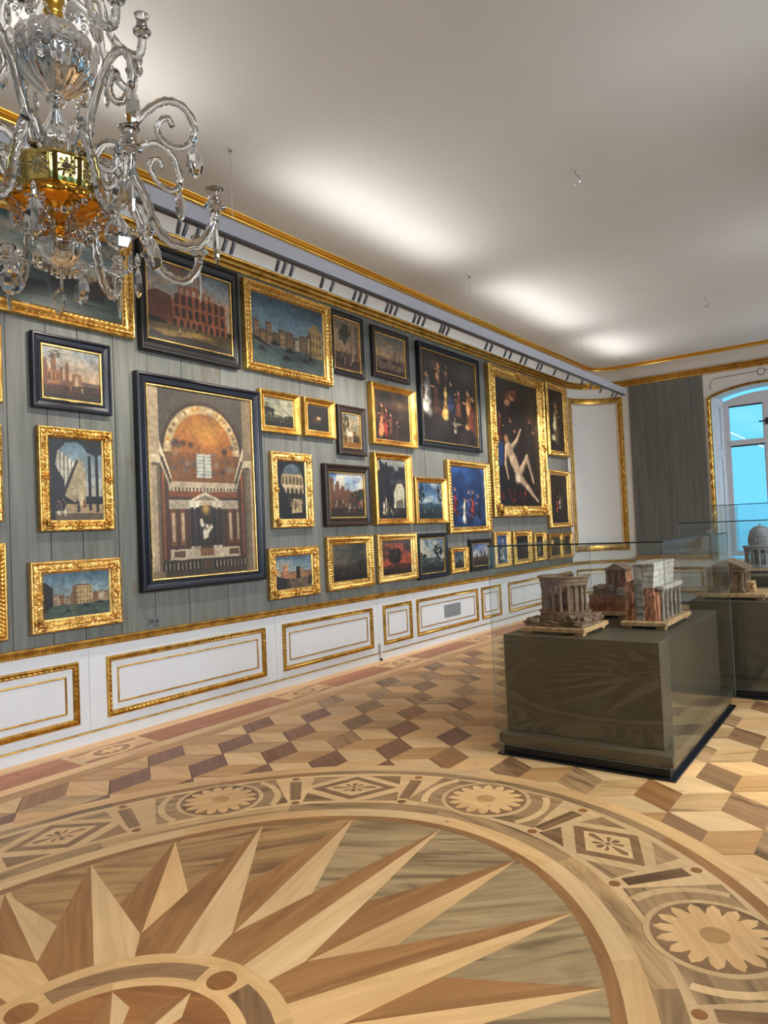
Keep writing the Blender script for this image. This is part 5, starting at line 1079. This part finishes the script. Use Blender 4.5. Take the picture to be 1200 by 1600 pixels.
# domed temple in the third case
r, z = model_root((3.66, 9.62, .9005), 'pale domed round temple model with a colonnade', .46, .46)
cx = cy = .23
MB().lathe([(.215, z), (.215, z + .02), (.20, z + .022), (.20, z + .04), (.0, z + .042)], 36, (cx, cy, 0)).obj('stylobate', M['plaster'], r)
src = MB().lathe(column(.19, .0135), 10).obj('column', M['plaster'], r, True); src.location = (cx + .178, cy, z + .04)
for j in range(1, 16): a = 2 * math.pi * j / 16; o = src.copy(); COL.objects.link(o); o.parent = r; o.location = (cx + .178 * math.cos(a), cy + .178 * math.sin(a), z + .04)
MB().lathe([(.12, z + .04), (.12, z + .23)], 28, (cx, cy, 0)).obj('cella', M['plaster'], r, True)
MB().lathe([(.15, z + .23), (.2, z + .23), (.2, z + .255), (.215, z + .262), (.215, z + .272), (.14, z + .274)], 36, (cx, cy, 0)).obj('entablature', M['plaster'], r)
mb = MB().lathe([(.132, z + .272), (.132, z + .385), (.142, z + .39), (.142, z + .40), (.128, z + .402)], 32, (cx, cy, 0)); mb.obj('drum', M['plaster'], r)
for j in range(8): a = 2 * math.pi * (j + .5) / 8; q = surround(-.02, .02, z + .30, z + .36, -.004, .008, .007); q.v = [(cx + .131 * math.cos(a) - x * math.sin(a) + y * math.cos(a), cy + .131 * math.sin(a) + x * math.cos(a) + y * math.sin(a), w_) for x, y, w_ in q.v]; q.obj('niche', M['plaster'], r)
MB().lathe([(.128 * math.cos(a), z + .402 + .122 * math.sin(a)) for a in np.linspace(0, 1.45, 9)] + [(.012, z + .528), (.009, z + .545), (.0, z + .55)], 32, (cx, cy, 0), caps=False).obj('dome', M['plaster'], r, True)

# ------------------------------------------------------------------ chandelier
CH = tag(empty('chandelier', (3.312, 1.157, 2.48)), 'large crystal chandelier with twisted glass arms and a gilded bowl', 'chandelier')
CZ0 = 2.48
PH0 = math.atan2(0.5972, 0.8021)                      # azimuth that points to the right in the picture
def cpart(mb, name, mat, smooth=False, parent=CH):
    mb.v = [(x, y, z - CZ0) for x, y, z in mb.v]; return mb.obj(name, M[mat], parent, smooth)
def polar(phi, rz): return [(r * math.cos(phi), r * math.sin(phi), z) for r, z in rz]
cpart(MB().tube([(0, 0, 2.60), (0, 0, CZ)], .006, 8), 'stem', 'steel')
cpart(MB().lathe([(.012, 3.262), (.026, 3.264), (.03, 3.275), (.024, 3.285), (.028, 3.30), (.034, 3.32), (.024, 3.335), (.03, 3.35), (.012, 3.36)], 20), 'gilt_collar', 'gold_bright', True)
cpart(MB().lathe([(.020, 3.265), (.030, 3.255), (.042, 3.240), (.066, 3.222), (.07, 3.212), (.052, 3.206)], 24, lobes=12, amp=.05), 'neck_flare', 'crystal', True)
cpart(MB().lathe([(.05, 3.216), (.08, 3.205), (.105, 3.19), (.118, 3.165), (.121, 3.135), (.118, 3.105), (.108, 3.08), (.092, 3.06), (.068, 3.035), (.042, 3.018), (.028, 3.008)], 72, lobes=12, amp=.045, twist=.06), 'fluted_vase', 'crystal', True)
cpart(MB().lathe([(.10, 3.185), (.112, 3.162), (.1145, 3.135), (.111, 3.105), (.10, 3.08), (.084, 3.06), (.06, 3.035)], 48, lobes=12, amp=.03, caps=False), 'vase_inner_wall', 'crystal', True)
cpart(MB().lathe([(.012, 3.008), (.026, 3.0), (.03, 2.99), (.02, 2.98), (.012, 2.975)], 20), 'glass_knop', 'crystal', True)
cpart(MB().lathe([(.012, 2.975), (.02, 2.95), (.032, 2.915), (.048, 2.885), (.054, 2.865), (.046, 2.845), (.026, 2.832), (.016, 2.828)], 48, lobes=12, amp=.06), 'baluster_drop', 'crystal', True)
cpart(MB().lathe([(.018, 2.828), (.022, 2.818), (.02, 2.805), (.012, 2.795)], 16), 'lower_knop', 'crystal', True)
# gilded bowl
cpart(MB().lathe([(.0, 2.79), (.108, 2.782), (.124, 2.778), (.128, 2.770), (.124, 2.760), (.122, 2.715), (.116, 2.690), (.108, 2.680)], 64, lobes=10, amp=.02), 'bowl_drum', 'gold_mirror', True)
cpart(MB().lathe([(.108, 2.681), (.132, 2.672), (.147, 2.660), (.148, 2.650), (.138, 2.640), (.112, 2.628), (.075, 2.616), (.03, 2.606), (.012, 2.60)], 96, lobes=16, amp=.035), 'bowl_dish', 'gold_amber', True)
for k in range(10):
    a = 2 * math.pi * (k + .5) / 10; mb = MB(); 
    for j in range(9):
        b = 2 * math.pi * j / 9; R = Matrix.Rotation(b, 3, 'Y'); p = R @ Vector((0, 0, .017)); mb.ell((p.x, 0, p.z), (.005, .006, .014), 6, 4, R)
    mb.ell((0, 0, 0), (.008, .009, .008), 8, 6)
    mb.v = [(-(y - .128) * math.cos(a) - x * math.sin(a), -(y - .128) * math.sin(a) + x * math.cos(a), z + 2.728) for x, y, z in [(q[0], q[1], q[2]) for q in mb.v]]
    cpart(mb, 'glass_rosette', 'crystal', True)
# finial under the bowl
cpart(MB().lathe([(.008, 2.60), (.03, 2.585), (.045, 2.57), (.062, 2.545), (.066, 2.53), (.058, 2.52), (.052, 2.50), (.036, 2.482), (.014, 2.470), (.0, 2.466)], 32, lobes=8, amp=.09), 'finial_cup', 'crystal', True)
for k in range(6):
    a = 2 * math.pi * k / 6 + .2; q = MB().ell((0, 0, 0), (.012, .007, .028), 6, 4, Matrix.Rotation(.5, 3, 'Y')); q.v = [((.052 + x) * math.cos(a) - y * math.sin(a), (.052 + x) * math.sin(a) + y * math.cos(a), z + 2.575) for x, y, z in q.v]; cpart(q, 'finial_drop', 'crystal')
loop_pts = [(.012 * 1 + .03 * math.cos(b) - .03, 0, 2.365 + .034 * math.sin(b)) for b in np.linspace(1.0, 2 * math.pi + .3, 22)]
q = MB().tube([(0, 0, 2.466), (0, 0, 2.42)] + loop_pts, .005, 6); cpart(q, 'glass_loop', 'crystal', True)
# crystals
def drop(mb, c, h, w, n=8, flat=.6, az=0.):
    """faceted pear drop hanging from point c"""
    lv = [(0, .0), (.22, .10), (.45, .34), (.5, .62), (.36, .86), (.0, 1.)]; v = []; f = []
    for r, t_ in lv:
        for i in range(n):
            a = 2 * math.pi * i / n; x, y = r * w * math.cos(a), r * w * flat * math.sin(a); v.append((c[0] + x * math.cos(az) - y * math.sin(az), c[1] + x * math.sin(az) + y * math.cos(az), c[2] - t_ * h))
    for j in range(len(lv) - 1):
        for i in range(n): f.append((j * n + i, j * n + (i + 1) % n, (j + 1) * n + (i + 1) % n, (j + 1) * n + i))
    return mb.add(v, f)
def star_crystal(mb, c, r, az, n=10):
    v = [(0, .006, 0), (0, -.006, 0)]
    for j in range(2 * n): a = math.pi * j / n; rr = r if j % 2 == 0 else r * .55; v.append((rr * math.cos(a), 0, rr * math.sin(a)))
    f = [(0, 2 + j, 2 + (j + 1) % (2 * n)) for j in range(2 * n)] + [(1, 2 + (j + 1) % (2 * n), 2 + j) for j in range(2 * n)]
    return mb.add([(c[0] + x * math.cos(az) - y * math.sin(az), c[1] + x * math.sin(az) + y * math.cos(az), c[2] + z) for x, y, z in v], f)
def bead_chain(p0, p1, sag, n, r):
    mb = MB()
    for i in range(n):
        t_ = i / (n - 1); x, y, z = [p0[k] * (1 - t_) + p1[k] * t_ for k in range(3)]; z -= sag * 4 * t_ * (1 - t_); rr = r * (1.15 if i % 3 == 1 else .75); mb.ell((x, y, z), (rr, rr, rr * 1.15), 6, 4)
    return mb
ARM = [(.10, 2.775), (.115, 2.815), (.145, 2.848), (.185, 2.842), (.215, 2.79), (.245, 2.728), (.270, 2.672), (.287, 2.612), (.318, 2.556), (.366, 2.520), (.426, 2.517), (.466, 2.554), (.482, 2.592), (.486, 2.622)]
CROOK = [(.09, 2.78), (.12, 2.79), (.160, 2.772), (.185, 2.81), (.205, 2.862), (.250, 2.927), (.302, 2.971), (.348, 2.986), (.399, 2.961), (.427, 2.899), (.415, 2.852), (.379, 2.834), (.335, 2.852), (.310, 2.894), (.326, 2.926), (.346, 2.929), (.358, 2.904)]
ARM_PTS = smooth_path([(r, 0, z) for r, z in ARM], 5); CROOK_PTS = smooth_path([(r, 0, z) for r, z in CROOK], 5)
UP = [(.05, 3.36), (.12, 3.33), (.145, 3.311), (.161, 3.238), (.19, 3.181), (.229, 3.147), (.257, 3.141), (.268, 3.165), (.271, 3.20)]
UP_PTS = smooth_path([(r, 0, z) for r, z in UP], 5)
def rotz_mesh(o, phi): o.rotation_euler = (0, 0, phi); return o
def make_arm(pts, rad, cup_s, name):
    arm = cpart(MB().tube(pts, rad, 12, 4, .16, 360), name, 'crystal', True)
    c = pts[-1]; s = cup_s
    pan = cpart(MB().lathe([(.008 * s, 0), (.016 * s, .004), (.030 * s, .010), (.034 * s, .016), (.032 * s, .020), (.018 * s, .018), (.012 * s, .022)], 20, c), 'drip_pan', 'crystal', True, arm)
    cup = cpart(MB().lathe([(.012 * s, .022), (.022 * s, .028), (.020 * s, .040), (.018 * s, .052), (.026 * s, .064), (.028 * s, .068), (.022 * s, .067), (.014 * s, .050), (.012 * s, .034)], 20, c), 'candle_cup', 'crystal', True, arm)
    return arm
def copy_tree(o, phi):
    c = o.copy(); COL.objects.link(c); c.parent = CH; c.rotation_euler = (0, 0, phi)
    for ch in o.children:
        d = ch.copy(); COL.objects.link(d); d.parent = c; d.matrix_parent_inverse = ch.matrix_parent_inverse.copy()
    return c
arm0 = make_arm(ARM_PTS, .0145, 1.0, 'candle_arm')
crook0 = cpart(MB().tube(CROOK_PTS, [.0135 - .005 * i / len(CROOK_PTS) for i in range(len(CROOK_PTS))], 12, 4, .16, 360), 'crook_arm', 'crystal', True)
up0 = make_arm(UP_PTS, .0125, .85, 'upper_arm')
# pendants on one arm, then copied round
def pend_set(cupc, crk, seed):
    out = []
    def one(nm, *a, **k): mb = MB(); drop(mb, *a, **k); out.append(cpart(mb, nm, 'crystal'))
    one('arm_button', (cupc[0], 0, cupc[2] - .015), .02, .014, 6, 1); one('arm_prism', (cupc[0], 0, cupc[2] - .037), .135, .022, 6, .5, .6)
    one('crook_button', (crk[0], 0, crk[2] - .012), .026, .022, 8, .7); one('crook_drop', (crk[0], 0, crk[2] - .040), .11, .052, 8, .45, .3)
    mb = bead_chain((.145, 0, 2.655), (.06, 0, 2.555), .012, 7, .014); out.append(cpart(mb, 'bead_chain', 'crystal'))
    one('crystal_drop', (.285, 0, 2.60), .05, .022, 8, .7); one('crystal_drop', (.285, 0, 2.552), .11, .075, 8, .35, 1.0)
    mb = MB(); star_crystal(mb, (.255, 0, 2.56), .034, 1.2); out.append(cpart(mb, 'crystal_star', 'crystal'))
    mb = MB(); star_crystal(mb, (.185, 0, 3.16), .03, 1.9); out.append(cpart(mb, 'crystal_star', 'crystal'))
    one('upper_drop', (.165, 0, 3.135), .10, .028, 8, .5, .5); one('upper_drop', (.27, 0, 3.125), .03, .012, 6, .7); one('upper_drop', (.27, 0, 3.094), .03, .012, 6, .7); one('upper_drop', (.135, 0, 3.24), .07, .04, 8, .4, .8)
    return out
pend = pend_set(ARM_PTS[-1], (.424, 0, 2.885), 1)
AZ = [0, 45, 90, 135, 180, 225, 270, 315]; CAZ = [2, 46, 90, 135, 180, 225, 270, 321]; UAZ = [4, 49, 94, 139, 184, 229, 274, 333]
for k in range(8):
    ph, pc, pu = [PH0 + math.radians(q[k]) for q in (AZ, CAZ, UAZ)]
    if k == 0:
        arm0.rotation_euler = (0, 0, ph); crook0.rotation_euler = (0, 0, pc); up0.rotation_euler = (0, 0, pu)
        for i, o in enumerate(pend): o.rotation_euler = (0, 0, ph if i not in (2, 3) else pc)
    else:
        copy_tree(arm0, ph); copy_tree(crook0, pc); copy_tree(up0, pu)
        for i, o in enumerate(pend):
            c = o.copy(); COL.objects.link(c); c.parent = CH; c.rotation_euler = (0, 0, pc if i in (2, 3) else ph + (.2 if i in (5, 6, 7) else 0))
for k in range(8):                                    # garlands between neighbouring arms
    a, b = PH0 + math.radians(AZ[k]), PH0 + math.radians(AZ[(k + 1) % 8])
    p0 = (.287 * math.cos(a), .287 * math.sin(a), 2.605); p1 = (.287 * math.cos(b), .287 * math.sin(b), 2.605)
    cpart(bead_chain(p0, p1, .075, 13, .008), 'bead_garland', 'crystal')
    p0 = (.13 * math.cos(a), .13 * math.sin(a), 3.32); p1 = (.05 * math.cos(b), .05 * math.sin(b), 3.22); cpart(bead_chain(p0, p1, .04, 10, .007), 'bead_garland', 'crystal')
cpart(MB().lathe([(.07, CZ - .0), (.07, CZ - .02), (.05, CZ - .05), (.012, CZ - .07)], 24), 'ceiling_rose', 'gold_bright', True)
